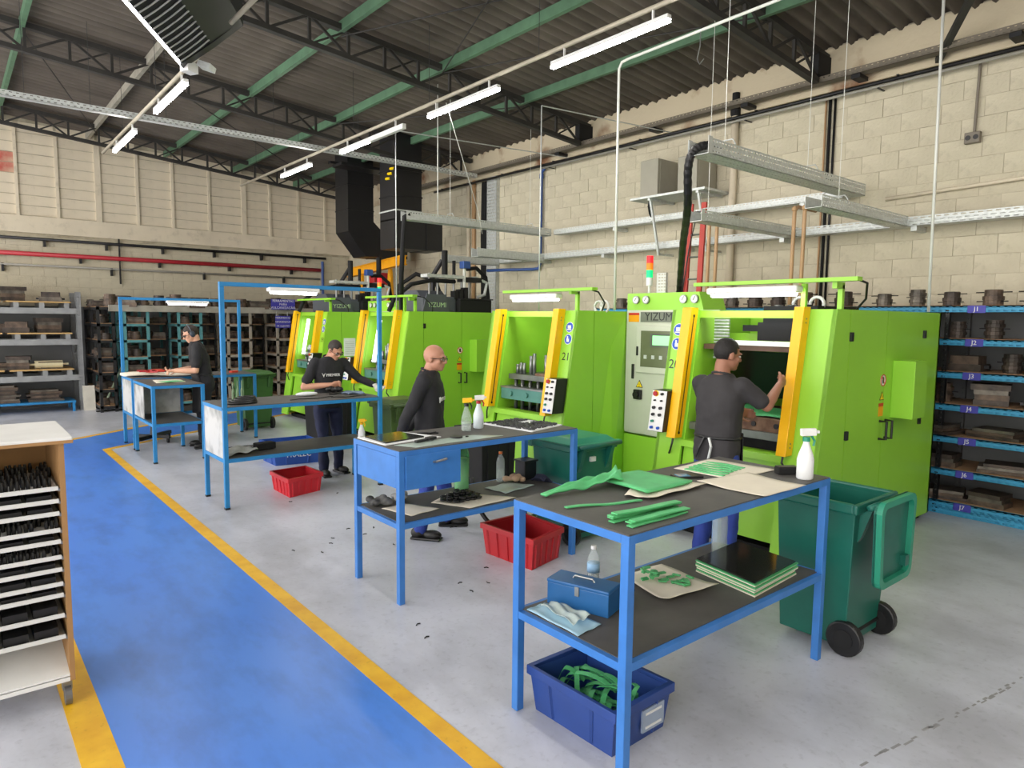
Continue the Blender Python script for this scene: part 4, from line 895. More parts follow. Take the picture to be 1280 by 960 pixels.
lump('pale grey work glove lying beside the drawer table leg', (2.50,4.30,ZS2), .075, mat('glove_pale',(200,200,198),.8,scale=14,col2=(150,150,150)), 2)
lump('tan crumpled rag beside the black tub on the drawer table shelf', (3.555,4.25,ZS2), .075, mat('rag_tan',(176,148,122),.9,var=.2), 3, 'rag', 'rag')
sheetlet('plastic_bag', 'flat translucent plastic bag on the drawer table shelf', 'plastic bag', ((3.22,4.22),(3.26,4.0),(3.60,4.05),(3.50,4.26)), ZS2, mat('film_pale',(196,214,206),.3,alpha=.7), wob=.012)
tg = thing('plastic_tub', 'small black plastic tub on the drawer table shelf', 'tub', (3.72,4.3,ZS2))
MB().box(3.66,3.79,4.24,4.37,ZS2+.0005,ZS2+.15).build('tub_body', BLACK, tg, bevel=.006); MB().box(3.65,3.80,4.23,4.38,ZS2+.15,ZS2+.165).build('tub_rim', BLACK, tg, bevel=.003)
tag(MB().sheet(8,6,lambda u,v:(3.70+.1*u,4.05+.16*v,ZS2+.031+.02*math.sin(u*5+v*4)),.01).build('rag', mat('rag_navy',(36,40,62),.9)), 'dark navy cloth on the drawer table shelf', 'rag')
sprayer('white spray bottle with a yellow head on the lower shelf of the lamp frame table', 3.55, 6.93, .5005, 1.0, PAPW, YEL, YEL, rz=-.6)
# ---------------------------------------------------------------- items on the two lamp-frame tables
ZT3 = 1.01
tag(MB().sphere((3.06,7.27,ZT3+.025),(.13,.05,.024),16,8).build('white_pad', PAPW, smooth=True), 'flat white oval pad on the lamp frame table', 'pad')
tg = thing('rubber_heap', 'heap of black rubber rings around green spools on the lamp frame table', 'rubber rings', (2.27,7.0,ZT3))
for k in range(4): MB().tube([(2.27+.015*k+(.14-.02*k)*math.cos(a*PI/8),7.0+(.10-.015*k)*math.sin(a*PI/8),ZT3+.014+.016*k) for a in range(17)],.013,6,cap=False).build('ring', BRUB, tg, smooth=True)
for k in range(3): MB().lathe((2.20+.06*k,7.05+.05*k,ZT3+.0005),[(.014,0),(.014,.12),(.006,.15),(.006,.22)],12).build('spool', mat('spool_green',(120,146,110),.4,alpha=.7), tg)
for i,(x,y,a,l) in enumerate(((2.75,6.95,.1,.5),(3.2,6.93,-.05,.4),(3.3,7.2,.5,.2))):
    tag(MB().sheet(10,2,lambda u,v:(x+l*u,y+a*l*u+.02*v,ZT3+.0115+.004*math.sin(u*8+i)),.007).build('rubber_strip', BRUB), 'black rubber strip lying loose on the lamp frame table', 'rubber strip', 'black strips on the lamp frame table')
tag(MB().sheet(8,8,lambda u,v:(3.48+.2*u,7.1+.22*v,ZT3+.02+.01*math.sin(u*6+v*5)),.01).build('rubber_sheet', mat('rubber_bluegrey',(110,128,150),.6)), 'blue grey rubber piece at the end of the lamp frame table', 'rubber sheet')
lump('crumpled black rubber beside the man in glasses', (3.42,7.32,ZT3), .09, BRUB, 6, 'rubber scrap', 'rubber_scrap')
sheetlet('mat_strip', 'silver film and black parts on the lower shelf of the lamp frame table', 'film', ((2.08,7.3),(2.08,6.9),(2.4,6.95),(2.4,7.3)), .50, GALV, wob=.05, n=14)
tag(MB().obox((2.52,7.1,.54),.2,.12,.07,.2).build('black_box', BLACKM, bevel=.01), 'small black box on the lower shelf of the lamp frame table', 'box')
tg = thing('work_piece', 'long cream padded bundle with red rubber parts before the man with ear muffs', 'bundle', (2.2,10.75,1.01))
MB().sheet(14,8,lambda u,v:(1.93+.86*u,10.98-.36*u+.3*v,1.05+.012*math.sin(u*6)+.02*u),.035).build('padding', PAPER, tg, smooth=True)
rg = random.Random(4)
for i in range(22): MB().obox((2.12+.5*rg.random(),10.98+rg.uniform(-.08,.04)-.2*rg.random(),1.075+rg.uniform(0,.03)),.1,.03,.02,rg.uniform(-1,1)).build('red_part', REDC if i % 3 else mat('red_orange',(220,70,50),.5), tg)
tag(MB().obox((3.45,11.0,1.0255),.12,.06,.03,.3).build('red_block', mat('red_orange',(220,70,50),.5), bevel=.004), 'small orange red part on the blue table beside the mould racks', 'rubber part')
tag(MB().obox((2.3,9.9,1.0135),.25,.18,.004,.4).build('green_sheet', GRUB), 'small green rubber sheet on the narrow side table', 'rubber sheet')
sheetlet('paper_sheet', 'cream paper on the narrow side table', 'paper', ((2.15,10.3),(2.1,9.85),(2.45,9.8),(2.5,10.3)), 1.0, PAPER, wob=.006)
# trolley base under the side table
tg = thing('stand_base', 'black wheeled cross base standing under the blue table beside the mould racks', 'stand', (2.3,10.9,0))
MB().beam((2.03,10.95,.09),(2.62,11.5,.09),.05,.05).build('base_bar', BLACK, tg); MB().beam((2.1,11.4,.09),(2.5,11.0,.09),.05,.05).build('base_bar', BLACK, tg); MB().lathe((2.32,11.2,.1),[(.05,0),(.035,.12),(.025,.35)],10).build('column', BLACK, tg)
for x,y in ((2.05,10.97),(2.6,11.48),(2.12,11.38),(2.48,11.02)): MB().cyl((x-.015,y,.035),(x+.015,y,.035),.035,n=12).build('caster', BLACK, tg)
# ================================================================ BINS, CRATES, CART
def taper_box(x0,x1,y0,y1,z0,z1,k):
    cx,cy=(x0+x1)/2,(y0+y1)/2
    def q(x,y,f): return (cx+(x-cx)*f, cy+(y-cy)*f)
    a=[q(x,y,k)+(z0,) for x,y in ((x0,y0),(x1,y0),(x1,y1),(x0,y1))]; b=[(x,y,z1) for x,y in ((x0,y0),(x1,y0),(x1,y1),(x0,y1))]
    return a,b
def open_tub(x0,x1,y0,y1,z0,z1,k,th,zf=None):
    """hollow tapered tub: outer and inner walls with a rim"""
    a,b=taper_box(x0,x1,y0,y1,z0,z1,k); c,d=taper_box(x0+th,x1-th,y0+th,y1-th,z0+.015 if zf is None else zf,z1,k)
    mb=MB(); mb.add(a+b+c+d,[(3,2,1,0)]+[(i,(i+1)%4,4+(i+1)%4,4+i) for i in range(4)]+[(4+i,4+(i+1)%4,12+(i+1)%4,12+i) for i in range(4)]+[(12+i,12+(i+1)%4,8+(i+1)%4,8+i) for i in range(4)]+[(8,9,10,11)]); return mb
def rrect(x0,x1,z0,z1,r,tp=0.0):
    out=[]
    for cx,cz,a0 in ((x1-r,z1-r,0),(x0+r,z1-r,90),(x0+r+tp,z0+r,180),(x1-r-tp,z0+r,270)):
        for k in range(6):
            a=math.radians(a0+18*k); out.append((cx+r*math.cos(a),cz+r*math.sin(a)))
    return out
def wheelie_bin(label, x, y, m, lidm, openlid, h=.88, wx=.56, wy=.50):
    """x,y = near left corner of the rim; wheels and handle on the -Y side"""
    t = thing('wheeled_bin', label, 'wheeled bin', (x+wx/2,y+wy/2,0))
    open_tub(x,x+wx,y,y+wy,.04,h-.03,.86,.012).build('bin_body', m, t, bevel=.02)
    MB().box(x-.025,x+wx+.025,y-.02,y+.012,h-.06,h).box(x-.025,x+wx+.025,y+wy-.012,y+wy+.045,h-.07,h).box(x-.025,x+.012,y,y+wy,h-.06,h).box(x+wx-.012,x+wx+.025,y,y+wy,h-.06,h).build('rim', lidm if openlid else m, t, bevel=.012)
    for s in (x+.08, x+wx-.08): MB().hexa([(s-.02,y+.02,h-.25),(s+.02,y+.02,h-.25),(s+.02,y,h-.06),(s-.02,y,h-.06),(s-.02,y-.01,h-.2),(s+.02,y-.01,h-.2),(s+.02,y-.07,h-.02),(s-.02,y-.07,h-.02)]).build('hinge_arm', m, t)
    MB().cyl((x+.0,y-.075,h-.005),(x+wx-.0,y-.075,h-.005),.018,n=12).build('handle_bar', m, t, smooth=True)
    for s in (x+.0, x+wx-.05):
        wq = MB().cyl((s,y+.03,.10),(s+.05,y+.03,.10),.10,n=24).build('wheel', BLACK, t, bevel=.008)
        MB().cyl((s-.004,y+.03,.10),(s+.054,y+.03,.10),.055,n=16).build('hub', BLACKM, wq)
    MB().cyl((x+.05,y+.03,.10),(x+wx-.05,y+.03,.10),.012,n=8).build('axle', DARKST, t)
    if openlid:
        # lid hanging open on the handle side
        yh = y-.09
        o_=rrect(x-.0,x+wx-.03,h-.46,h+.03,.06,.02); i_=rrect(x+.035,x+wx-.065,h-.425,h-.005,.045,.02)
        l = MB().prism(o_,'y',yh-.020,yh-.006).build('lid', BINLID if False else lidm, t)
        n=len(o_); mb=MB(); mb.add([(a,yh-.05,b) for a,b in o_]+[(a,yh-.05,b) for a,b in i_]+[(a,yh-.012,b) for a,b in o_]+[(a,yh-.012,b) for a,b in i_],[q for k in range(n) for m_ in [(k+1)%n] for q in ((k,m_,n+m_,n+k),(k,2*n+k,2*n+m_,m_),(n+k,n+m_,3*n+m_,3*n+k))]); mb.build('lid_rim', BINLID, l)
        MB().obox((x+wx-.12,yh-.035,h-.36),.05,.03,.06).build('lid_catch', lidm, l)
    else:
        l = MB().hexa([(x-.02,y-.03,h),(x+wx+.02,y-.03,h),(x+wx+.02,y+wy+.04,h),(x-.02,y+wy+.04,h),(x+.05,y+.04,h+.05),(x+wx-.05,y+.04,h+.05),(x+wx-.05,y+wy-.04,h+.05),(x+.05,y+wy-.04,h+.05)]).build('lid', lidm, t, bevel=.012)
        MB().box(x-.035,x+wx+.035,y+wy+.01,y+wy+.07,h-.03,h+.01).build('lid_lip', lidm, l, bevel=.008); MB().box(x-.035,x+wx+.035,y-.06,y,h-.03,h+.012).build('lid_lip', lidm, l, bevel=.008)
    return t
b1 = wheelie_bin('dark green wheeled bin with its lid hanging open beside the rubber strip table', 3.82, 1.63, BINGREEN, BINGREEN, True, h=.885, wx=.50, wy=.46)
b2 = wheelie_bin('dark green wheeled bin with a closed lighter lid beside the drawer table', 3.92, 3.94, BINGREEN, BINLID, False, h=.85, wx=.50, wy=.5)
MB().box(4.12,4.18,3.925,3.945,.70,.74).build('bin_label', WHITE, b2)
b3 = wheelie_bin('olive green wheeled bin behind the bald man', 4.02, 7.1, OLIVE, OLIVE, False, h=.86, wx=.48, wy=.46)
b4 = wheelie_bin('olive green wheeled bin by the blue table beside the mould racks', 3.74, 11.45, mat('bin_green_olive',(62,104,50),.45,var=.1), mat('bin_green_olive',(62,104,50),.45), False, h=.93, wx=.5, wy=.5)
# dark tubs between tables and machines
def tub(label, x, y, wx, wy, h, m=BLACKM):
    t = thing('black_tub', label, 'tub', (x+wx/2,y+wy/2,0))
    open_tub(x,x+wx,y,y+wy,0,h,.88,.015,zf=h*.6).build('tub_body', m, t, bevel=.015)
    MB().box(x-.015,x+wx+.015,y-.015,y+.01,h-.03,h).box(x-.015,x+wx+.015,y+wy-.01,y+wy+.015,h-.03,h).box(x-.015,x+.01,y,y+wy,h-.03,h).box(x+wx-.01,x+wx+.015,y,y+wy,h-.03,h).build('tub_rim', m, t, bevel=.005)
    for i in range(3): MB().box(x+wx*(.2+.3*i)-.01,x+wx*(.2+.3*i)+.01,y+.0,y+.03,h*.25,h-.05).build('rib', m, t)
    return t
tub('tall black plastic tub behind the drawer table', 4.05, 5.35, .45, .45, .78)
tub('tall black plastic tub behind the man in glasses', 3.95, 9.0, .55, .5, .8)
def crate(label, pts, h, m, name='plastic_crate', ribs=5, lip=.022):
    """pts: four rim corners a,b,c,d (world XY), open box with ribs and a rim"""
    P=[Vector((p[0],p[1],0)) for p in pts]; c=sum(P,Vector((0,0,0)))/4; t=thing(name,label,'crate',(c.x,c.y,0))
    def ring(k,z): return [(c.x+(p.x-c.x)*k, c.y+(p.y-c.y)*k, z) for p in P]
    o0=ring(.86,0); o1=ring(.95,h-.02); i1=ring(.90,h-.02); i0=ring(.82,.012)
    mb=MB(); mb.add(o0+o1+i1+i0,[(3,2,1,0)]+[(i,(i+1)%4,4+(i+1)%4,4+i) for i in range(4)]+[(4+i,4+(i+1)%4,8+(i+1)%4,8+i) for i in range(4)]+[(8+i,8+(i+1)%4,12+(i+1)%4,12+i) for i in range(4)]+[(12,13,14,15)])
    mb.build('crate_body', m, t)
    r0=ring(1.0,h-.045); r1=ring(1.0,h); r2=ring(.90,h); r3=ring(.93,h-.045)
    mb=MB(); mb.add(r0+r1+r2+r3,[q for i in range(4) for j in [(i+1)%4] for q in ((i,j,4+j,4+i),(4+i,4+j,8+j,8+i),(8+i,8+j,12+j,12+i),(12+i,12+j,j,i))]); mb.build('rim', m, t, bevel=.003)
    for e in range(4):
        a,b=P[e],P[(e+1)%4]
        for k in range(ribs):
            u=(k+.5)/ribs; q=a*(1-u)+b*u; lo=c+(q-c)*.868; hi=c+(q-c)*.95
            MB().beam((lo.x,lo.y,.01),(hi.x,hi.y,h-.03),.014,.014,up=((q-c).x,(q-c).y,0)).build('rib', m, t)
    return t
crate('red plastic crate under the drawer table', ((3.245,4.305),(3.287,3.70),(3.70,3.80),(3.72,4.32)), .25, REDC)
crate('red plastic crate on the floor by the lamp frame table', ((2.66,7.36),(2.66,6.83),(3.10,6.95),(3.09,7.40)), .205, mat('crate_red2',(200,34,48),.4,var=.1))
cbx = crate('blue plastic crate full of green rubber strips under the rubber strip table', ((2.085,2.385),(2.10,1.827),(2.515,1.833),(2.49,2.38)), .222, BLUEC, ribs=2)
MB().prism([(2.30,.05),(2.45,.05),(2.45,.155),(2.30,.155)],'y',1.842,1.852).build('label_pocket', mat('label_clear',(150,164,186),.4), cbx)
MB().box(2.32,2.43,1.839,1.842,.128,.138).build('pocket_strip', WHITE, cbx); MB().box(2.32,2.43,1.839,1.842,.065,.075).build('pocket_strip', WHITE, cbx)
rg = random.Random(21)
for i in range(34):
    cx,cy=2.28+rg.uniform(-.13,.13),2.12+rg.uniform(-.2,.2); a=rg.uniform(-1,1)+1.2; L=rg.uniform(.10,.17); z=.022+.15*i/34
    pts=[]
    for k in range(9):
        u=(k/8-.5)*2; x=cx+math.cos(a)*L*u; y=cy+math.sin(a)*L*u; x=min(max(x,2.155),2.42); y=min(max(y,1.92),2.29)
        pts.append((x,y,z+(.02+.03*(i/34))*(1-u*u)))
    mb=MB(); wv=Vector((-math.sin(a),math.cos(a),rg.uniform(-.3,.3))).normalized()*.012; vs=[]
    for p in pts: p=Vector(p); vs+= [p-wv-Vector((0,0,.002)),p+wv-Vector((0,0,.002)),p+wv+Vector((0,0,.002)),p-wv+Vector((0,0,.002))]
    fs=[(0,1,2,3),(35,34,33,32)]
    for k in range(8):
        for j in range(4): fs.append((4*k+j,4*k+4+j,4*k+4+(j+1)%4,4*k+(j+1)%4))
    mb.add(vs,fs); tag(mb.build('rubber_strip', GRUBD if i%3 else GRUB, smooth=False),'curled green rubber strip heaped in the blue crate','rubber strip','green strips heaped in the blue crate')
c3 = crate('blue plastic crate on the floor behind the lamp frame table', ((3.1,8.95),(3.1,8.45),(3.72,8.35),(3.75,8.9)), .28, mat('crate_blue2',(40,80,160),.4,var=.1), ribs=2)
text_part('FRALEC', .09, plane_M((3.42,8.395,.13),(1,-.16,0),(0,0,1)), WHITE, c3)
# ---- parts trolley at the left edge
tr = thing('parts_trolley', 'white topped wooden trolley full of trays with black parts beside the walkway', 'trolley', (-.1,4.05,0))
X0,X1,Y0,Y1 = -.62,.40,3.76,4.34
MB().box(X0-.03,X1+.035,Y0-.02,Y1+.02,1.285,1.315).build('top_board', WHITE, tr, bevel=.006)
MB().box(X0-.03,X1+.035,Y0-.022,Y0-.018,1.285,1.30).build('top_edge', MDF, tr)
for x in (X0, X1-.022): MB().box(x,x+.022,Y0,Y1,.13,1.285).build('side_panel', MDF, tr)
MB().box(X0,X1,Y1-.012,Y1,.13,1.285).build('back_panel', MDF, tr)
MB().box(X0+.022,X1-.022,Y0,Y1-.012,.13,.15).build('floor_board', WHITE, tr)
MB().hexa([(X0+.022,Y0,.155),(X1-.022,Y0,.155),(X1-.022,Y1-.02,.30),(X0+.022,Y1-.02,.30),(X0+.022,Y0,.165),(X1-.022,Y0,.165),(X1-.022,Y1-.02,.31),(X0+.022,Y1-.02,.31)]).build('sloped_board', WHITE, tr)
for x,y in ((X1-.03,Y0+.06),(X0+.05,Y0+.06),(X1-.03,Y1-.06),(X0+.05,Y1-.06)):
    c = MB().cyl((x-.014,y-.02,.045),(x+.014,y-.02,.045),.045,n=16).build('caster', mat('caster_grey',(110,110,112),.4,.4), tr); MB().box(x-.02,x+.02,y-.02,y+.03,.07,.13).build('caster_fork', STEEL, c)
MB().beam((X1-.01,Y1-.02,.48),(X1+.05,Y1-.02,.49),.02,.02).build('side_hook', STEEL, tr)
TRAYW = mat('tray_white',(214,214,210),.4,var=.04); BPART = mat('black_part',(20,20,22),.4,var=.2)
zs = [1.075,1.015,.955,.875,.82,.745,.685,.615,.56,.46,.355]
rg = random.Random(31)
for k,z in enumerate(zs):
    tt = thing('rubber_parts_tray', 'white tray of black rubber parts in the trolley, number %s from the top' % ['one','two','three','four','five','six','seven','eight','nine','ten','eleven'][k], 'tray', (-.1,4.03,z))
    MB().box(X0+.03,X1-.03,Y0+.01,Y1-.03,z-.012,z-.004).box(X0+.03,X1-.03,Y0+.005,Y0+.012,z-.012,z+.008).build('tray_sheet', TRAYW, tt)
    for sx in (X0+.022, X1-.03): MB().box(sx,sx+.008,Y0+.01,Y1-.03,z-.018,z-.002).build('runner', STEEL, tt)
    mb = MB(); gap = (zs[k-1]-z if k else .2)
    hh = min(.05, gap-.035)
    if k in (0,3,5):
        for i in range(46):
            for j in range(6):
                if rg.random() < .85: mb.lathe((X0+.06+i*.0205+rg.uniform(-.004,.004),Y0+.04+j*.085+rg.uniform(-.015,.015),z-.004),[(.008,0),(.009,hh*.6),(.005,hh)],6)
    else:
        n = 8
        for i in range(n):
            for j in range(3): mb.box(X0+.05+i*.117,X0+.05+i*.117+.095,Y0+.025+j*.17,Y0+.025+j*.17+.15,z-.004,z-.004+max(.012,min(.055,gap-.02)*(.7 if k<9 else .85)))
    o = mb.build('rubber_parts', BPART, tt); o['kind'] = 'stuff'
# rubber scraps on the floor
rg = random.Random(41)
for i in range(26):
    x,y = rg.choice([(3.0,5.2),(2.6,3.6),(3.9,3.4),(3.1,6.6),(3.6,4.7),(2.5,5.2)]); x += rg.uniform(-.5,.5); y += rg.uniform(-.4,.4)
    a = rg.uniform(0,6)
    tag(MB().tube([(x,y,.004),(x+.018*math.cos(a),y+.018*math.sin(a),.005),(x+.034*math.cos(a+.5),y+.034*math.sin(a+.5),.004)],.004,5).build('floor_scrap', BRUB), 'small black rubber scrap fallen on the concrete floor', 'rubber scrap', 'rubber scraps on the floor')
# hoses on the floor near the machines
for l,pts in (('black hose looping on the floor at the foot of the green side doors',[(6.1,2.5,.2),(6.0,2.3,.12),(5.6,2.05,.03),(5.2,1.98,.025),(5.0,2.1,.025),(5.1,2.35,.03),(5.4,2.48,.15)]),('black hose curling from the drawer table area to the machine base',[(3.6,4.9,.45),(3.55,4.7,.2),(3.7,4.6,.03),(4.1,4.7,.025),(4.6,5.0,.03),(4.95,5.2,.2)]),('black hose on the floor behind the lamp frame table',[(4.3,8.2,.3),(4.2,7.9,.1),(4.3,7.7,.025),(4.6,7.8,.025),(4.9,8.3,.1),(5.0,8.6,.3)])):
    # smooth the path
    P=[Vector(p) for p in pts]; Q=[]
    for i in range(len(P)-1):
        p0,p1,p2,p3=P[max(i-1,0)],P[i],P[i+1],P[min(i+2,len(P)-1)]
        for k in range(6):
            u=k/6; Q.append(.5*((2*p1)+(p2-p0)*u+(2*p0-5*p1+4*p2-p3)*u*u+(3*p1-p0-3*p2+p3)*u**3))
    Q.append(P[-1]); tag(MB().tube(Q,.02,10).build('floor_hose', BLACK, smooth=True), l, 'hose')
# ================================================================ RACKS AND MOULDS
MM = [MOULD, MOULD2, MOULD3]
def mould_mesh(kind, mi):
    """moulds stand at the origin; returns list of (name, mesh)"""
    q = random.Random(kind*7+mi); m = MM[mi]; parts = []
    if kind == 0:      # stack of rectangular plates
        z = 0
        for k in range(q.choice((3,4))):
            h = q.uniform(.025,.06); w_ = q.uniform(.16,.2); d = q.uniform(.14,.18); parts.append(('plate', MB().obox((q.uniform(-.01,.01),0,z+h/2),w_*2*.8,d*1.5,h,q.uniform(-.06,.06)).mesh('plate', MM[(mi+k)%3]))); z += h
    elif kind == 1:    # round stepped mould with handles
        parts.append(('drum', MB().lathe((0,0,0),[(.085,0),(.085,.05),(.092,.052),(.092,.09),(.078,.092),(.078,.15),(.07,.155)],16).mesh('drum', m)))
        parts.append(('bar', MB().cyl((-.16,0,.13),(.16,0,.13),.006,n=6).mesh('bar', DARKST))); parts.append(('bar', MB().cyl((-.14,.02,.04),(.14,.02,.04),.006,n=6).mesh('bar', DARKST)))
    elif kind == 2:    # two-part block
        parts.append(('base_block', MB().box(-.15,.15,-.12,.12,0,.07).mesh('base_block', m))); parts.append(('top_block', MB().box(-.12,.13,-.10,.10,.07,.15).mesh('top_block', MM[(mi+1)%3])))
        parts.append(('lug', MB().box(-.19,-.15,-.03,.03,.03,.06).box(.15,.19,-.03,.03,.03,.06).mesh('lug', DARKST)))
    elif kind == 3:    # tall stack of rings
        prof = []; z = 0
        for k in range(5): prof += [(.075+.012*(k%2),z),(.075+.012*(k%2),z+.035)]; z += .037
        parts.append(('ring_stack', MB().lathe((0,0,0),prof,16).mesh('ring_stack', m))); parts.append(('bar', MB().cyl((-.13,0,.1),(.13,0,.1),.005,n=6).mesh('bar', DARKST)))
    else:              # flat wide plates
        z = 0
        for k in range(3): parts.append(('plate', MB().obox((q.uniform(-.03,.03),0,z+.016),.46-.05*k,.28,.028,q.uniform(-.05,.05)).mesh('plate', MM[(mi+k)%3]))); z += .03
    return parts
LIB = {(k,i): mould_mesh(k,i) for k in range(5) for i in range(3)}
JOINED = {}
KN = ['stacked plate mould','round stepped mould','two part block mould','tall ringed mould','pile of wide mould plates']
CN = ['dark rusty','brown','grey steel']
def mould(kind, mi, loc, rz, s, where, group, parts=True):
    lab = '%s %s %s' % (CN[mi], KN[kind], where)
    if parts:
        t = bpy.data.objects.new('steel_mould', None); COL.objects.link(t); t.location = loc; t.rotation_euler = (0,0,rz); t.scale = (s,s,s); t.empty_display_size = .05
        for nm, me in LIB[(kind,mi)]:
            c = bpy.data.objects.new(nm, me); COL.objects.link(c); c.parent = t
    else:
        if (kind,mi) not in JOINED:
            bm = bmesh.new(); mats = []
            for nm, me in LIB[(kind,mi)]:
                mm = me.materials[0]
                if mm not in mats: mats.append(mm)
                n0 = len(bm.faces); bm.from_mesh(me); bm.faces.ensure_lookup_table()
                for f in bm.faces[n0:]: f.material_index = mats.index(mm)
            me = bpy.data.meshes.new('steel_mould'); bm.to_mesh(me); bm.free()
            for mm in mats: me.materials.append(mm)
            JOINED[(kind,mi)] = me
        t = bpy.data.objects.new('steel_mould', JOINED[(kind,mi)]); COL.objects.link(t); t.location = loc; t.rotation_euler = (0,0,rz); t.scale = (s,s,s)
    return tag(t, lab, 'mould', group)
# ---- blue J rack along the right wall
JX0, JX1, JY0, JY1 = 7.55, 8.22, 0.7, 7.2
jr = thing('mould_rack', 'blue perforated steel rack with shelves marked J1 to J7 along the block wall', 'rack', (7.9,3.5,0))
JZ = [.105,.429,.756,1.073,1.39,1.711,2.03]
bay = [0.7, 2.47, 4.1, 5.7, 7.2]
for y in bay:
    for x in (JX0+.02, JX1-.05):
        u = MB().perf('y',y-.02,y+.02,0,2.07,x,x+.003,.04,.014,.016,40,False).box(x,x+.045,y-.02,y-.017,0,2.07).box(x,x+.045,y+.017,y+.02,0,2.07).build('upright', BLACK if (y == 2.47 and x < 7.7) else DADO if y == 2.47 else RACKB, jr)
for k,z in enumerate(JZ):
    b = MB().perf('y',JY0,JY1,z-.035,z+.03,JX0,JX0+.003,.06,.034,.013,2).box(JX0,JX0+.03,JY0,JY1,z+.012,z+.03).box(JX0,JX0+.03,JY0,JY1,z-.035,z-.032).box(JX0+.027,JX0+.03,JY0,JY1,z-.035,z+.03).build('beam', RACKB, jr)
    MB().box(JX0+.03,JX1,JY0,JY1,z+.012,z+.034).build('shelf_board', CHIP, jr)
    if k == 0:
        MB().perf('y',JY0,JY1,.002,.07,JX0+.012,JX0+.015,.06,.034,.012,2).box(JX0+.027,JX0+.03,JY0,JY1,.002,.07).build('kick_plate', RACKB, jr)
    py = 2.222
    p = MB().box(JX0-.006,JX0,py-.075,py+.075,z-.04,z+.03).build('shelf_label', SIGNB, b)
    text_part('J%d' % (7-k), .06, plane_M((JX0-.007,py,z-.005),*FACE_NX), WHITE, p)
MB().box(JX1-.005,JX1,JY0,JY1,.2,2.0).build('back_sheet', DADO, jr)
rj = random.Random(77)
for k,z in enumerate(JZ):
    y = 0.95
    while y < 7.1:
        kind = rj.choice((1,3,3,1) if k >= 5 else (0,2,0,3) if k >= 3 else (4,4,0)); mi = rj.choice((0,0,1,2) if k >= 5 else (0,0,1))
        if 2.42-.05 > y or True:
            s = rj.uniform(.85,1.1) if k >= 3 else rj.uniform(1.0,1.25)
            if k < 6: s = min(s, 1.0)
            vis = y < 2.6 or k == 6
            if vis or k < 6 and y < 2.6: mould(kind, mi, (JX0+.2+rj.uniform(-.03,.06), y, z+.034), PI/2+rj.uniform(-.25,.25), s, 'on shelf J%d of the blue rack' % (7-k), 'moulds on the blue rack')
        y += rj.uniform(.3,.45) if kind != 4 else .55
# ---- grey pallet rack at the far left
pr_ = thing('pallet_rack', 'grey pallet rack with wooden boards by the far wall', 'rack', (.8,16.3,0))
PY0, PY1 = 15.85, 16.72
for x in (2.0, -.75):
    for y in (PY0, PY1-.08):
        MB().perf('x',x,x+.09,0,2.33,y,y+.003,.035,.016,.036,34,False).box(x,x+.003,y,y+.07,0,2.33).box(x+.087,x+.09,y,y+.07,0,2.33).box(x,x+.09,y+.067,y+.07,0,2.33).build('upright', RACKG, pr_)
    MB().beam((x+.045,PY0+.05,.3),(x+.045,PY1-.05,1.1),.03,.03).beam((x+.045,PY1-.05,1.1),(x+.045,PY0+.05,1.9),.03,.03).build('brace', RACKG, pr_)
LV = [(.70,'lowest'),(1.40,'middle'),(2.0,'top')]
for z,nm in LV:
    for y in (PY0,PY1-.05): MB().box(-.7,2.0,y,y+.05,z-.10,z+.01).build('beam', RACKG, pr_)
    for i in range(7):
        x = -.55+.4*i; MB().box(x-.04,x+.04,PY0-.01,PY1,z+.01,z+.11).build('support_channel', RACKG, pr_)
    for a,b in ((-.6,.82),(.9,1.92)): MB().box(a,b,PY0-.03,PY1,z+.11,z+.135).build('board', WOOD, pr_)
bb = thing('blue_bench', 'low blue steel bench under the grey pallet rack', 'bench', (.8,16.1,0))
MB().box(-.6,1.92,15.75,16.5,.17,.21).build('bench_top', TBLUE2, bb)
for x in (-.55,.62,1.86): MB().box(x,x+.045,15.76,15.8,0,.17).build('leg', TBLUE2, bb); MB().box(x,x+.045,16.4,16.45,0,.17).build('leg', TBLUE2, bb)
rk = random.Random(5)
for z,nm in LV:
    for i,x in enumerate((.35,.72,1.05,1.55) if nm != 'top' else (.3,1.0,1.62)):
        mould(rk.choice((0,2)), rk.choice((0,2)), (x,16.1,z+.135), rk.uniform(-.15,.15), rk.uniform(1.1,1.4), 'on the %s wooden boards of the grey pallet rack' % nm, 'moulds on the pallet rack', False)
for i,x in enumerate((.0,.75,1.45)):
    for j in range(2+i%2): mould(4, (i+j)%3, (x,16.05,.21+.11*j), rk.uniform(-.1,.1), 1.25, 'on the low blue bench', 'moulds on the blue bench', False)
tag(MB().cyl((1.3,16.0,.92),(1.75,16.0,.92),.075,n=14).cyl((1.2,16.0,.92),(1.85,16.0,.92),.02,n=8).build('roller', mat('roller_cream',(206,196,160),.5)), 'cream roller on the lowest boards of the grey pallet rack', 'roller')
tag(MB().box(.36,.52,15.9,16.0,.84,1.14).build('wood_block', WOOD, bevel=.01), 'upright wooden block on the lowest boards of the grey pallet rack', 'block')
tag(MB().obox((2.14,15.75,.24),.2,.06,.5,0,-.12).build('white_slab', mat('slab_white',(208,204,192),.7,var=.12)), 'weathered white slab leaning on the pallet rack upright', 'slab')
for l,a,b,m in (('pale green tube leaning by the dark rack end',(2.28,15.3,.02),(2.75,15.6,.95),mat('tube_pale',(168,186,160),.5)),('thin teal bar leaning on the grey dado wall',(2.3,16.2,.02),(2.5,16.6,1.5),RACKT)):
    tag(MB().cyl(a,b,.018,n=8).build('leaning_bar', m), l, 'bar')
tag(MB().obox((2.45,15.4,.012),.5,.06,.02,.1).build('floor_bar', DARKST), 'flat dark bar lying on the floor before the far racks', 'bar')
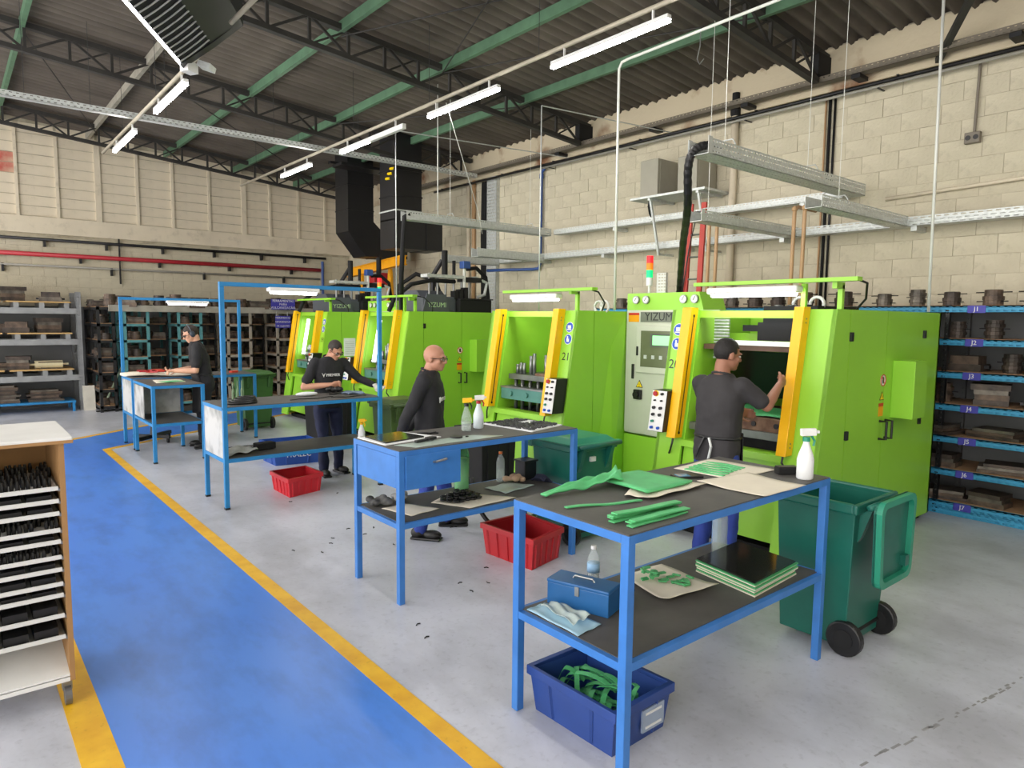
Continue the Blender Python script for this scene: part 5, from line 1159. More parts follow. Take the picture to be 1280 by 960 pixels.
# ---- row of mould racks standing end on before the far wall
RX = [(2.25,2.55,DARKST,'dark steel'),(2.70,3.16,RACKT,'teal'),(3.68,4.16,RACKT,'second teal'),(4.66,5.18,RACKN,'beige'),(5.73,6.22,RACKN,'second beige'),(6.75,7.25,RACKN,'third beige')]
SZ = [.10,.42,.75,1.04,1.38,1.70]
rq = random.Random(9)
tb_ = tag(MB().box(2.45,7.6,15.14,15.2,1.96,2.085).build('tie_beam', mat('tie_beam',(150,146,134),.6,var=.2)), 'long grey tie beam across the front of the far mould racks', 'beam')
for ri,(x0,x1,m,nm) in enumerate(RX):
    t = thing('mould_rack', '%s steel mould rack standing end on before the far wall' % nm, 'rack', ((x0+x1)/2,15.9,0))
    ya, yb = 15.2, 16.75
    for x in (x0, x1-.05):
        for y in (ya, 15.95, yb-.05): MB().box(x,x+.05,y,y+.05,0,2.05).build('upright', m, t)
    for z in SZ+[2.02]:
        MB().box(x0,x1,ya,ya+.03,z-.03,z+.02).box(x0,x0+.03,ya,yb,z-.03,z+.02).box(x1-.03,x1,ya,yb,z-.03,z+.02).build('shelf_frame', m, t)
        MB().box(x0+.01,x1-.01,ya+.01,yb,z+.01,z+.03).build('shelf_board', CHIP, t)
        n = 3
        for j in range(n if z < 2 else 4):
            kind = rq.choice((0,2,3,1)); s = rq.uniform(.9,1.15)
            if z < 2: s = min(s,1.0)
            mould(kind, rq.choice((0,1,1)), ((x0+x1)/2+rq.uniform(-.06,.06), ya+.16+j*.38, z+.03), rq.uniform(-.3,.3), s*(.9 if x1-x0 < .4 else 1.15 if z > 2 else 1.0), 'on the %s rack of the far row' % nm, 'moulds on the far racks', False)
# mould-laden shelves filling the aisles between the racks
for ai,(x0,x1) in enumerate(((3.2,3.64),(4.2,4.62),(5.22,5.69),(6.26,6.71))):
    t = thing('mould_shelf', 'dark low shelving in aisle %s between the far mould racks' % ['one','two','three','four'][ai], 'rack', ((x0+x1)/2,16.3,0))
    for z in SZ:
        MB().box(x0,x1,15.9,16.7,z+.0,z+.02).build('shelf_board', CHIP, t)
        for x in (x0+.12,x1-.12): mould(rq.choice((0,2,3)), rq.choice((0,1)), (x,16.05,z+.02), rq.uniform(-.3,.3), .9, 'on the shelving of aisle %s' % ['one','two','three','four'][ai], 'moulds in the rack aisles', False)
    for x in (x0,x1-.03): MB().box(x,x+.03,15.9,15.93,0,1.75).build('upright', DARKST, t)
# moulds along the top of the tie beam
x = 2.5
while x < 7.5:
    mould(rq.choice((0,2,3,1)), rq.choice((0,1,1)), (x, 15.30, 2.085 if False else 2.05), rq.uniform(-.4,.4), rq.uniform(1.1,1.5), 'on top of the far rack row', 'moulds on the top of the far racks', False); x += rq.uniform(.27,.42)
MB().box(2.3,7.5,15.22,15.42,2.035,2.05).build('top_plank', CHIP, tb_)
# blue signs
def sign(label, x0, x1, y, z0, z1, lines, size):
    t = thing('hanging_sign', label, 'sign', ((x0+x1)/2,y,z0)); MB().box(x0,x1,y,y+.01,z0,z1).build('sign_plate', SIGNB, t)
    n = len(lines)
    if z0 < 2:
        for xx in (x0+.04,x1-.05): MB().box(xx,xx+.01,y+.01,15.14,z1-.02,z1-.01).box(xx,xx+.01,15.13,15.145,z1-.02,2.0).build('hanger', GALV, t)
    for i,l in enumerate(lines): text_part(l, size, plane_M(((x0+x1)/2,y-.001,z1-(z1-z0)*(i+.5)/n),*FACE_NY), WHITE, t)
sign('blue sign with three lines of white capitals above the tie beam', 5.56,6.10,15.05,2.05,2.275,['FERRAMENTAS','PARA','VULCANIZAÇÃO'],.072)
sign('blue sign with three lines of white capitals below the tie beam', 5.66,6.0,15.08,1.64,1.91,['FERRAMENTAS','ARMAZENADAS','DE CLIENTES'],.05)
# ================================================================ OVERHEAD EQUIPMENT
# black ventilation ducts in the corner
d2 = thing('ventilation_duct', 'square black ventilation duct with a pale joint band, dropping beside the suspended trays', 'duct', (6.8,11.5,3.2))
MB().box(6.5,7.05,11.24,11.84,3.70,5.4).build('drop_section', DUCT, d2); MB().box(6.5,7.52,11.24,11.84,3.18,3.72).build('outlet_section', DUCT, d2)
MB().box(7.15,7.18,11.22,11.86,3.17,3.73).build('joint_band', DUCT, d2)
for z,m in ((4.6,DARKST),(4.13,DARKST),(3.86,GALV)): MB().box(6.485,7.065,11.225,11.855,z,z+.025).build('joint_band', m, d2)
d1 = thing('ventilation_duct', 'black ventilation duct with a slanting elbow nearest the far wall', 'duct', (6.9,13.4,3.15))
MB().prism([(6.5,5.4),(6.5,3.66),(6.9,3.17),(7.9,3.17),(7.9,3.72),(7.28,3.72),(7.08,3.9),(7.08,5.4)],'y',13.18,13.76).build('elbow_section', DUCT, d1)
for z in (4.6,4.1): MB().box(6.49,7.09,13.17,13.77,z,z+.02).build('joint_band', DARKST, d1)
MB().beam((6.62,13.175,3.5),(6.78,13.175,3.3),.015,.01).build('joint_band', DARKST, d1); MB().box(7.2,7.22,13.17,13.77,3.16,3.73).build('joint_band', DARKST, d1)
tag(MB().box(5.9,7.6,12.2,12.6,4.75,4.8).box(6.0,7.4,12.9,13.0,4.9,4.95).build('duct_frame', DARKST), 'dark steel frame under the roof that carries the black ducts', 'frame')
for i in range(3): MB().obox((6.48,11.35+.08*i,4.62-.08*i),.03,.1,.035,.3,0,.4).build('tape_tag', STKY, d2)
# black grille duct over the walkway with a light strip
u = Vector((.51,.86,0)).normalized(); nn = Vector((.86,-.51,0)).normalized(); O = Vector((1.863,7.088,4.2))
hd = thing('grille_duct', 'black ceiling duct with a slatted grille hanging over the walkway', 'duct', tuple(O+Vector((0,0,.0))))
def Q(a,b,z): p = O+u*a+nn*b; return (p.x,p.y,z)
L = -2.6
def ext(poly, a0, a1, nm, m): return MB().add([Q(a0,b,z) for b,z in poly]+[Q(a1,b,z) for b,z in poly], [tuple(range(len(poly))), tuple(reversed(range(len(poly),2*len(poly))))]+[(k,len(poly)+k,len(poly)+(k+1)%len(poly),(k+1)%len(poly)) for k in range(len(poly))]).build(nm, m, hd)
ext([(0,4.2),(.26,4.41),(.515,4.62),(.515,5.3),(.1,5.3),(-.01,4.26)], L, -.10, 'duct_body', BLACKM)
ext([(-.02,4.185),(.27,4.40),(.525,4.61),(.525,5.3),(.09,5.3),(-.02,4.26)], -.10, -.0, 'end_plate', DUCT)
ext([(.25,4.395),(.53,4.61),(.53,5.3),(.515,5.3),(.505,4.625),(.25,4.42)], L, -.10, 'side_sheet', DUCT)
for i in range(24):
    a = -.17-.10*i
    MB().tube([Q(a,.0,4.19),Q(a+.012,.085,4.258),Q(a+.012,.17,4.327),Q(a,.26,4.40)],.007,6).build('grille_slat', mat('grille_grey',(170,170,170),.5,.2), hd)
bt = thing('led_strip', 'thin white LED strip along the edge of the black grille duct', 'ceiling light', Q(0,-.03,4.22)); MB().beam(Q(0,-.03,4.235),Q(L,-.03,4.235),.03,.03).build('body', WHITE, bt); MB().beam(Q(0,-.03,4.212),Q(L,-.03,4.212),.022,.016).build('diffuser', emat('strip_light',(250,248,255),6.0), bt)
MB().obox(Q(.04,.02,4.21),.12,.1,.09,.5).build('end_cap', WHITE, bt); MB().obox(Q(.10,.16,4.25),.14,.12,.05,.9,.3).build('cable_clip', GALV, bt)
# yellow gantry with a red hoist behind the machines
cr = thing('jib_crane', 'yellow jib beam with a red hoist behind the machines with hydraulic units', 'crane', (7.35,12.6,0))
MB().beam((7.42,15.0,2.93),(7.42,12.5,3.09),.08,.16).build('jib_beam', CRANE, cr); MB().beam((7.42,15.0,3.02),(7.42,12.5,3.18),.14,.02).beam((7.42,15.0,2.84),(7.42,12.5,3.0),.14,.02).build('jib_flange', CRANE, cr)
for y,z in ((14.4,2.86),(13.1,2.94)):
    MB().beam((7.42,y+.35,.0),(7.42,y,z),.06,.06).build('leg', CRANE, cr); MB().beam((7.42,y-.35,0),(7.42,y-.02,z),.06,.06).build('leg', CRANE, cr)
    MB().beam((7.42,y+.2,1.1),(7.42,y-.2,1.1),.05,.05).build('leg_tie', CRANE, cr)
MB().box(7.3,7.54,13.6,13.9,2.55,2.84).build('hoist_body', REDC, cr, bevel=.02); MB().tube([(7.42,13.75,2.55),(7.42,13.75,2.3),(7.42,13.8,2.22),(7.42,13.73,2.18)],.012,6).build('hoist_chain', STEEL, cr); MB().box(7.33,7.51,13.3,13.5,2.6,2.86).build('hoist_trolley', REDC, cr, bevel=.015)
tag(MB().cyl((6.85,12.55,2.215),(6.85,12.55,3.1),.05,n=12).build('black_post', BLACKM), 'black round post standing before the yellow jib beam', 'post')
tag(MB().tube([(6.6,11.4,2.0),(6.65,11.4,2.5),(6.9,11.2,2.72),(7.2,11.0,2.6),(7.35,10.9,2.1)],.04,10).build('hydraulic_hose', BLACKM, smooth=True), 'thick black hose arching between the machines with hydraulic units', 'hose')
tag(MB().tube([(5.25,8.7,3.38),(5.18,8.72,3.34),(5.17,8.74,3.1),(5.2,8.85,2.5),(5.35,9.1,1.97)],.035,10).build('hydraulic_hose', BLACKM, smooth=True), 'black hose hanging from the tray with the white end cap', 'hose')
# black hose from the highest tray to the gauge box
hs = thing('corrugated_hose', 'thick black corrugated hose dropping from the highest tray behind the gauge box', 'hose', (5.1,3.65,3.4))
hp = [(5.35,3.62,3.40),(5.16,3.63,3.40),(5.05,3.68,3.34),(5.05,3.73,3.2),(5.25,3.87,2.9),(5.75,4.28,2.62),(6.42,4.80,2.30),(6.52,4.88,2.12),(6.53,4.89,1.995)]
P=[Vector(p) for p in hp]; Q2=[]
for i in range(len(P)-1):
    p0,p1,p2,p3=P[max(i-1,0)],P[i],P[i+1],P[min(i+2,len(P)-1)]
    for k in range(8):
        v=k/8; Q2.append(.5*((2*p1)+(p2-p0)*v+(2*p0-5*p1+4*p2-p3)*v*v+(3*p1-p0-3*p2+p3)*v**3))
MB().tube(Q2,[.034+.004*(i%2) for i in range(len(Q2))],12).build('hose_body', BLACK, hs)
# beige electric boxes on a bracket shelf
eb = thing('bracket_shelf', 'steel bracket shelf high on the block wall carrying two beige boxes', 'shelf', (8.0,6.0,3.58))
MB().box(7.7,8.28,5.42,6.68,3.60,3.63).build('shelf_plate', GALV, eb)
for y in (5.55,6.35): MB().beam((7.75,y,3.6),(7.97,y,2.84),.03,.03).beam((7.955,y,2.84),(8.30,y,2.84),.03,.03).build('strut', GALV, eb); MB().box(7.72,8.28,y-.02,y+.02,3.57,3.6).build('arm', GALV, eb)
for l,y0,y1,s in (('beige electrical box on the bracket shelf, farther from the red ladder',6.27,6.58,4.15),('beige electrical box on the bracket shelf, above the red ladder',5.62,5.93,4.10)):
    b = thing('electrical_box', l, 'electrical box', (8.0,(y0+y1)/2,3.63)); MB().box(7.80,8.24,y0,y1,3.63,s).build('case', mat('box_beige',(158,154,140),.55,var=.06), b, bevel=.005)
    MB().box(7.85,8.2,y0-.004,y0,3.66,s-.03).build('side_door', mat('box_beige',(158,154,140),.55,var=.06), b)
    MB().tube([(7.88,y0+.18,3.61),(7.88,y0+.2,3.52),(7.96,y0+.24,3.43),(8.08,y0+.28,3.37),(8.09,y0+.34,3.345)],.025,8).build('cable', BLACKM, b)
ld = thing('ladder', 'red step ladder with steel rungs behind the gauge box', 'ladder', (7.42,5.4,0))
for ya,yb in ((5.52,5.45),(5.28,5.25)): MB().beam((7.36,ya,0),(7.47,yb,3.38),.03,.07,up=(0,1,0)).build('rail', LADR, ld)
for i in range(12):
    k = (i+.6)/12; MB().cyl((7.36+.11*k,5.52-.07*k,3.38*k),(7.36+.11*k,5.28-.03*k,3.38*k),.012,n=8).build('rung', STEEL, ld)
MB().tube([(7.40,5.5,2.2),(7.41,5.42,2.8),(7.46,5.36,3.2)],.008,6).build('rope', BLACK, ld)
for l,ys,z in (('pair of tan pipes with elbows rising beside the red ladder',(5.02,5.13),3.15),('pair of tan pipes with elbows rising above the green machine with black door handles',(3.90,4.02),3.15)):
    t = thing('pipe_pair', l, 'pipe', (7.42,ys[0],2.0))
    for k,y in enumerate(ys):
        MB().tube([(7.40,y,1.2),(7.42,y,z-.05),(7.43,y,z),(7.5,y,z+.03),(7.9,y,z+.03)],.022,10).build('pipe_run', TAN, t, smooth=True); MB().sphere((7.42,y,z),.034).build('elbow', TAN, t, smooth=True)
t = thing('tray_offcut', 'white perforated tray piece standing behind the gauge box', 'cable tray', (7.4,5.78,0))
MB().perf('y',5.74,5.90,1.9,2.52,7.38,7.384,.045,.026,.016,15,False).box(7.38,7.384,5.74,5.90,0,1.9).box(7.38,7.42,5.74,5.744,0,2.52).box(7.38,7.42,5.896,5.90,0,2.52).build('channel', PIPEW, t)
# ================================================================ PEOPLE
SKIN = {'a': mat('skin_tan',(186,136,110),.55,var=.06,scale=9), 'b': mat('skin_brown',(178,128,104),.5,var=.06,scale=9), 'c': mat('skin_pale',(208,160,134),.55,var=.06,scale=9), 'd': mat('skin_deep',(156,108,86),.55,var=.06,scale=9)}
SHIRT = mat('shirt_black',(34,34,38),.85,var=.2,scale=6,bump=.35,bscale=9); SHIRT2 = mat('shirt_charcoal',(52,50,52),.85,var=.2,scale=6,bump=.4,bscale=9)
NAVY = mat('trouser_navy',(30,36,66),.85,var=.2,scale=7,bump=.4,bscale=10); JEAN = mat('trouser_blue',(44,66,150),.85,var=.25,scale=7,bump=.4,bscale=10); BLKTR = mat('trouser_black',(26,26,30),.85,var=.2,bump=.3,bscale=10)
SHOE = mat('shoe_black',(24,23,23),.5,var=.2); HAIRB = mat('hair_black',(24,20,19),.6,var=.3,scale=60,bump=.5,bscale=160); HAIRD = mat('hair_brown',(44,35,30),.6,var=.3,scale=60,bump=.5,bscale=160)
GLOVEW = mat('glove_white',(214,210,202),.8,var=.08)
def limb(mb, pts, rad, n=14):
    for i in range(len(pts)-1): mb.cyl(pts[i], pts[i+1], rad[i], rad[i+1], n)
    for p, r in zip(pts, rad): mb.sphere(p, r, n, 8)
def loft(mb, rings, n=20):
    vs = []; fs = []
    for c, ax, bx, a, b in rings:
        for i in range(n):
            t = 2*PI*i/n; ct, st = math.cos(t), math.sin(t)
            e = .8; vs.append(c + ax*a*math.copysign(abs(ct)**e, ct) + bx*b*math.copysign(abs(st)**e, st))
    for k in range(len(rings)-1):
        for i in range(n): j = (i+1) % n; fs.append((k*n+i, k*n+j, (k+1)*n+j, (k+1)*n+i))
    fs += [tuple(reversed(range(n))), tuple(range((len(rings)-1)*n, len(rings)*n))]
    mb.add(vs, fs)
def remesh(o, vx, it=3, fac=.5):
    m = o.modifiers.new('remesh', 'REMESH'); m.mode = 'VOXEL'; m.voxel_size = vx; m.use_smooth_shade = True
    s = o.modifiers.new('smooth', 'SMOOTH'); s.iterations = it; s.factor = fac
def hand(mb, wr, d, wv, curl, s=1.0, thumb=1):
    """palm along d, width axis wv; fingers curl towards nrm = d x wv"""
    d = d.normalized(); wv = (wv-d*wv.dot(d)).normalized(); nr = d.cross(wv)
    R = Matrix((wv, d, nr)).transposed()
    mb.sphere(wr+d*.045*s, (.042*s,.055*s,.019*s), 14, 8, R)
    for k, (o, l) in enumerate(((-.031,.070),(-.0105,.080),(.0105,.074),(.030,.058))):
        p = wr+d*.085*s+wv*o*s; pts = [wr+d*.05*s+wv*o*.85*s, p]; a = 0
        for seg, f in ((.45,1),(.32,1),(.23,.8)):
            a += curl*f; p = p+(d*math.cos(a)+nr*math.sin(a))*l*seg*s; pts.append(p)
        limb(mb, pts, [.0105*s,.0098*s,.0092*s,.0086*s,.0074*s], 10)
    tb = wr+d*.025*s-wv*.03*s*thumb; p1 = tb+(d*.6-wv*.8*thumb+nr*.35).normalized()*.038*s; p2 = p1+(d*.9-wv*.2*thumb+nr*.5).normalized()*.030*s; p3 = p2+(d*.9+wv*.1*thumb+nr*.6).normalized()*.022*s
    limb(mb, [tb,p1,p2,p3], [.015*s,.0115*s,.0105*s,.0085*s], 10)
def person(label, loc, ang, S=1.0, lean=0.0, head=None, arms=None, feet=None, skin='a', shirt=SHIRT, trous=NAVY, hair=None, sleeve=('short','short'), glasses=False, apron=None, muffs=False, gloves=(False,False), logo=None, crouch=0.0):
    F = Vector((math.cos(ang), math.sin(ang), 0)); R = Vector((F.y, -F.x, 0)); U = Vector((0,0,1)); O = Vector(loc)
    B = lambda r, f, z: O + R*r + F*f + U*(z*S - (crouch if z > .6 else 0))
    sk = SKIN[skin]
    fl = lambda z: lean*max(0, (z-.92)/.55)
    hipz = .93
    # --- body (one continuous mesh: torso, legs, arms, hands, neck, head)
    mb = MB()
    tor = [(.86,.13,.10),(.95,.15,.11),(1.06,.135,.10),(1.18,.145,.105),(1.30,.165,.11),(1.40,.17,.095),(1.46,.11,.075),(1.50,.06,.055)]
    loft(mb, [(B(0,fl(z),z), R, F, a*S, b*S) for z,a,b in tor])
    hc, hdir, hroll = head       # head centre (r,f,z), facing (yaw, pitch)
    HC = B(*hc); yw, pt = hdir
    hf = (F*math.cos(yw)+R*math.sin(yw)); hf = (hf*math.cos(pt)+U*math.sin(pt)).normalized(); hr = hf.cross(U).normalized(); hu = hr.cross(hf).normalized()
    HR = Matrix((hr, hf, hu)).transposed()
    H = lambda r, f, z: HC + (hr*r+hf*f+hu*z)*S
    limb(mb, [B(0,fl(1.45)-.005,1.44), H(0,-.03,-.07)], [.062*S,.056*S])
    mb.sphere(H(0,-.012,.028), (.076*S,.096*S,.092*S), 20, 14, HR)         # cranium
    mb.sphere(H(0,.022,-.045), (.062*S,.070*S,.066*S), 16, 12, HR)          # face
    mb.sphere(H(0,.058,-.088), (.032*S,.030*S,.024*S), 12, 8, HR)           # chin
    mb.sphere(H(0,.086,.018), (.055*S,.014*S,.012*S), 12, 8, HR)            # brow
    limb(mb, [H(0,.088,.008), H(0,.108,-.028)], [.009*S,.0135*S], 10)        # nose
    mb.sphere(H(0,.098,-.032), (.019*S,.014*S,.010*S), 10, 8, HR)
    mb.sphere(H(0,.084,-.058), (.025*S,.012*S,.0065*S), 10, 8, HR); mb.sphere(H(0,.082,-.068), (.022*S,.012*S,.007*S), 10, 8, HR)   # lips
    for sg in (-1,1):
        mb.sphere(H(.044*sg,.058,-.025), (.022*S,.022*S,.02*S), 10, 8, HR)    # cheeks
        mb.sphere(H(.077*sg,-.008,-.008), (.010*S,.020*S,.032*S), 10, 8, HR) # ears
    shz = 1.42
    for k, sg in enumerate((1,-1)):
        el, wr, hd_, wv, cu = arms[k]
        sh = B(.175*sg, fl(shz), shz); E_ = B(*el); W_ = B(*wr)
        limb(mb, [sh, sh.lerp(E_,.5), E_, E_.lerp(W_,.35), W_], [.055*S,.046*S,.040*S,.041*S,.027*S])
        if not gloves[k]: hand(mb, W_, R*hd_[0]+F*hd_[1]+U*hd_[2], R*wv[0]+F*wv[1]+U*wv[2], cu, S, 1)
    hips = []
    for k, sg in enumerate((1,-1)):
        fr, ff, toe = feet[k]
        hip = B(.09*sg, 0, .90); an = O+R*fr+F*ff+U*.09; kn = hip.lerp(an,.5)+F*.03
        kn.z = max(kn.z, .46*S-crouch*.5); hips.append((hip,kn,an,toe))
        limb(mb, [hip,kn,an], [.07*S,.048*S,.036*S])
    xs = O; body = MB(); body.v = mb.v; body.f = mb.f
    ORGP = tuple(O); me = body.mesh('person', sk, ORGP); o = bpy.data.objects.new('person', me); COL.objects.link(o); o.location = O; ORG[o.name] = ORGP
    remesh(o, .0075, 3, .4); tag(o, label, 'person')
    # eyes
    for sg in (-1,1):
        e = MB().sphere(H(.031*sg,.080,-.002), (.013*S,.010*S,.008*S), 10, 8, HR).build('eye', mat('eye_white',(200,190,180),.3), o, smooth=True)
        MB().sphere(H(.031*sg,.088,-.002), (.006*S,.004*S,.006*S), 8, 6, HR).build('iris', BLACK, e)
        MB().sphere(H(.032*sg,.0925,.020), (.022*S,.006*S,.0045*S), 8, 6, HR).build('eyebrow', HAIRB, o)
    # --- shirt
    mb = MB()
    tor = [(.84,.172,.128),(.92,.176,.130),(1.04,.168,.124),(1.16,.172,.126),(1.28,.188,.130),(1.37,.198,.118),(1.44,.165,.095),(1.475,.105,.082),(1.495,.078,.072)]
    loft(mb, [(B(0,fl(z),z), R, F, a*S, b*S) for z,a,b in tor])
    for k, sg in enumerate((1,-1)):
        el, wr = arms[k][0], arms[k][1]; sh = B(.175*sg, fl(shz), shz-.005); E_ = B(*el); W_ = B(*wr)
        if sleeve[k] == 'short': limb(mb, [sh, sh.lerp(E_,.45), sh.lerp(E_,.72)], [.072*S,.066*S,.065*S])
        else: limb(mb, [sh, sh.lerp(E_,.5), E_, E_.lerp(W_,.4), E_.lerp(W_,.93)], [.070*S,.060*S,.052*S,.050*S,.037*S])
    sh_o = mb.build('shirt', shirt, o); remesh(sh_o, .012, 3)
    tx = bpy.data.textures.get('folds') or bpy.data.textures.new('folds', 'CLOUDS'); tx.noise_scale = .11
    dm = sh_o.modifiers.new('folds','DISPLACE'); dm.texture = tx; dm.strength = .022; dm.mid_level = .5
    # collar
    rg_ = [B(0,fl(1.46),1.480)+R*math.cos(a*PI/8)*.070*S+F*(math.sin(a*PI/8)*.064*S)+U*(.012-.018*math.sin(a*PI/8))*S for a in range(17)]
    MB().tube(rg_,.010*S,8,cap=False).build('collar', shirt, o, smooth=True)
    # --- trousers
    mb = MB()
    loft(mb, [(B(0,0,z), R, F, a*S, b*S) for z,a,b in ((.80,.165,.120),(.88,.172,.125),(.96,.165,.118),(1.0,.155,.11))])
    for hip,kn,an,toe in hips: limb(mb, [hip-U*.02, hip.lerp(kn,.5), kn, kn.lerp(an,.5), an+U*.0], [.093*S,.085*S,.071*S,.066*S,.062*S])
    tr_o = mb.build('trousers', trous, o); remesh(tr_o, .013, 3); dm = tr_o.modifiers.new('folds','DISPLACE'); dm.texture = tx; dm.strength = .025; dm.mid_level = .5
    # --- shoes
    for hip,kn,an,toe in hips:
        tf = (F*math.cos(toe)+R*math.sin(toe)); tr2 = Vector((tf.y,-tf.x,0)); RT = Matrix((tr2,tf,U)).transposed(); b = Vector((an.x,an.y,0))
        mb = MB(); mb.sphere(b+tf*.11+U*.045,(.048,.085,.042),14,8,RT); mb.sphere(b-tf*.02+U*.055,(.042,.065,.055),14,8,RT); mb.cyl(b+U*.05,b+U*.13,.05,.052,14)
        so = mb.build('shoe', SHOE, o); remesh(so, .009, 2)
        MB().hexa([b+tr2*x+tf*y+U*z for z in (0,.024) for x,y in ((-.044,-.08),(.044,-.08),(.05,.19),(-.05,.19))]).build('sole', BLACK, so, bevel=.012)
    # --- hair
    if hair:
        mb = MB(); mb.sphere(H(0,-.016,.034),(.080*S,.098*S,.094*S),36,26,HR); keep = []
        for f in mb.f:
            c = sum((Vector(mb.v[i]) for i in f), Vector((0,0,0)))/len(f)-HC; yy = c.dot(hf)/S; zz = c.dot(hu)/S
            if (zz > .052 and yy < .072) or (yy < .03 and zz > .012) or (yy < -.028 and zz > -.05) or (yy < -.055 and zz > -.075): keep.append(f)
        mb.f = keep; ho = mb.build('hair', hair, o, smooth=True); sm = ho.modifiers.new('solid','SOLIDIFY'); sm.thickness = .014; sm.offset = -1
    if glasses:
        g = MB()
        for sg in (-1,1):
            g.tube([H(.032*sg+.024*math.cos(a*PI/8),.0985,-.004+.014*math.sin(a*PI/8)) for a in range(17)],.0022,6,cap=False)
            g.tube([H(.056*sg,.097,.003),H(.077*sg,.07,.004),H(.083*sg,-.01,.004)],.003,6)
        g.tube([H(-.008,.106,.0),H(.008,.106,.0)],.0025,6)
        go = g.build('glasses', BLACK, o)
        for sg in (-1,1): MB().sphere(H(.032*sg,.0975,-.004),(.023*S,.002*S,.013*S),14,8,HR).build('lens', mat('lens',(170,180,180),.1,alpha=.3), go)
    if muffs:
        mo = MB().tube([H(.09*math.cos(a*PI/10),-.01,.0+.135*math.sin(a*PI/10)) for a in range(11)],.008,6).build('ear_muffs', mat('muff',(60,70,80),.4), o)
        for sg in (-1,1): MB().sphere(H(.092*sg,-.008,-.005),(.022*S,.036*S,.044*S),12,8,HR).build('ear_cup', mat('muff_cup',(46,58,70),.4), mo, smooth=True)
    for k in (0,1):
        if gloves[k]:
            el, wr, hd_, wv, cu = arms[k]; W_ = B(*wr); mb = MB(); hand(mb, W_, R*hd_[0]+F*hd_[1]+U*hd_[2], R*wv[0]+F*wv[1]+U*wv[2], cu, S*1.12, 1)
            E_ = B(*el); limb(mb, [W_.lerp(E_,.18), W_], [.038*S,.034*S]); gq = mb.build('glove', GLOVEW, o); remesh(gq, .007, 2, .4)
    if apron:
        z0, z1, back = apron
        n = 14; sgn = 1
        def fn(a, b):
            t = (a-.5)*2.3; z = z1+(z0-z1)*b; k = 1.0+.10*b
            return B(.185*k*math.sin(t), (.145*k*math.cos(t))+.008*math.sin(a*17)*b+fl(z), z)
        vs = []; fs = []
        for j in range(9):
            for i in range(n+1): vs.append(fn(i/n, j/8))
        for j in range(8):
            for i in range(n): a = j*(n+1)+i; fs.append((a,a+1,a+n+2,a+n+1))
        m_ = MB(); m_.add(vs, fs); ao = m_.build('apron', mat('apron_black',(24,24,27),.7,var=.2,bump=.2,bscale=14), o, smooth=True); q = ao.modifiers.new('solid','SOLIDIFY'); q.thickness = .008; q.offset = 1
        MB().tube([B(.178*math.sin(a*PI/8),fl(1.02)+.132*math.cos(a*PI/8),1.03) for a in range(17)],.011,8,cap=False).build('apron_tie', BLACK, ao)
        if back:
            MB().tube([B(.02,fl(1.02)-.14,1.03),B(.05,-.15,.97),B(.03,-.155,.86)],.010,6).build('apron_string', GALV, ao); MB().tube([B(-.02,fl(1.02)-.14,1.03),B(-.05,-.15,.95),B(-.08,-.15,.88)],.010,6).build('apron_string', BLACK, ao)
    if logo:
        r, f, z, sz, yaw_ = logo; rv = (R*math.cos(yaw_)+F*math.sin(yaw_))*-1
        p = B(r, f, z)
        text_part('PREMIER', sz, plane_M(p, rv, U), WHITE, o, ext=.006, name='shirt_logo')
        q = p-rv*sz*2.6; MB().add([q-rv*sz*.45+U*sz*.6, q+rv*sz*.45+U*sz*.6, q-U*sz*.5, q+U*sz*.1]+[x+F*.006 for x in (q-rv*sz*.45+U*sz*.6, q+rv*sz*.45+U*sz*.6, q-U*sz*.5, q+U*sz*.1)], [(0,3,2),(1,2,3),(4,6,7),(5,7,6),(0,2,6,4),(2,1,5,6),(1,3,7,5),(3,0,4,7)]).build('logo_mark', WHITE, o)
    return o
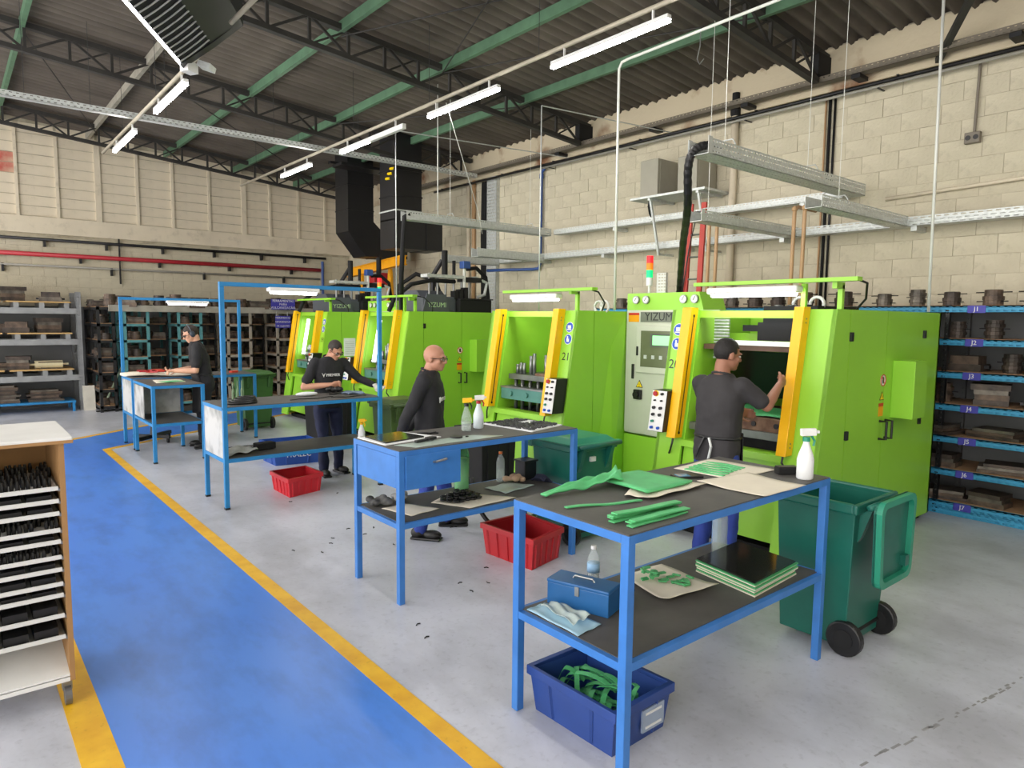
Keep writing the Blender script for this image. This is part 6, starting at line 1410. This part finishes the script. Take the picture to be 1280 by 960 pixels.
# arm: (elbow, wrist, hand direction, hand width axis, finger curl) in body axes (right, forward, up); order right, left
person('man in a dark T-shirt and blue trousers reaching into a lime green machine', (4.42,2.92,0), 0.0, 1.0, .03,
       head=((.03,.05,1.635),(.45,-.12),0), skin='d', shirt=SHIRT2, trous=JEAN, hair=HAIRB, sleeve=('short','short'),
       arms=(((.30,.16,1.27),(.27,.38,1.42),(-.1,.9,.25),(0,.2,-1),.7), ((-.22,.20,1.20),(-.10,.44,1.17),(.2,.9,-.2),(0,.2,1),.6)),
       feet=((.12,.0,.15),(-.13,.03,-.15)), apron=(.62,1.06,True))
person('bald man in glasses and a black shirt with hands behind his back', (3.19,4.96,0), math.radians(-46), .965, -.01,
       head=((.0,.045,1.60),(.18,-.06),0), skin='b', shirt=SHIRT, trous=JEAN, sleeve=('long','long'), glasses=True,
       arms=(((.25,-.15,1.07),(.10,-.24,.90),(-.9,-.2,-.3),(0,.3,1),.5), ((-.25,-.14,1.07),(-.10,-.23,.92),(.9,-.2,-.3),(0,.3,-1),.5)),
       feet=((.15,-.05,.1),(-.26,.10,-.2)), logo=(-.0,.112,1.24,.045,.0))
person('man in safety glasses and black logo shirt working at the lamp frame table', (3.52,7.74,0), math.radians(-93), .95, .07,
       head=((-.05,.13,1.575),(-.30,-.50),0), skin='a', shirt=SHIRT, trous=NAVY, hair=HAIRD, sleeve=('short','long'), glasses=True, gloves=(False,True),
       arms=(((.31,.05,1.12),(.05,.27,1.16),(-.9,.25,.15),(0,.4,1),1.0), ((-.36,.12,1.20),(-.50,.26,1.12),(-.55,.6,-.35),(-.5,-.3,.7),.6)),
       feet=((.10,.10,.1),(-.12,.02,-.2)), logo=(.0,.188,1.27,.045,.0))
person('man with ear muffs and black shirt bending over a table by the mould racks', (2.84,10.36,0), math.radians(168), 1.02, .10,
       head=((.0,.16,1.60),(-.1,-.42),0), skin='c', shirt=SHIRT, trous=BLKTR, hair=HAIRD, sleeve=('short','short'), glasses=True, muffs=True,
       arms=(((.24,.12,1.10),(.14,.36,1.09),(-.3,.9,-.05),(1,0,.2),.6), ((-.24,.12,1.10),(-.14,.38,1.10),(.3,.9,-.05),(-1,0,.2),.6)),
       feet=((.11,.03,.1),(-.12,-.02,-.1)), apron=(.50,1.06,False))
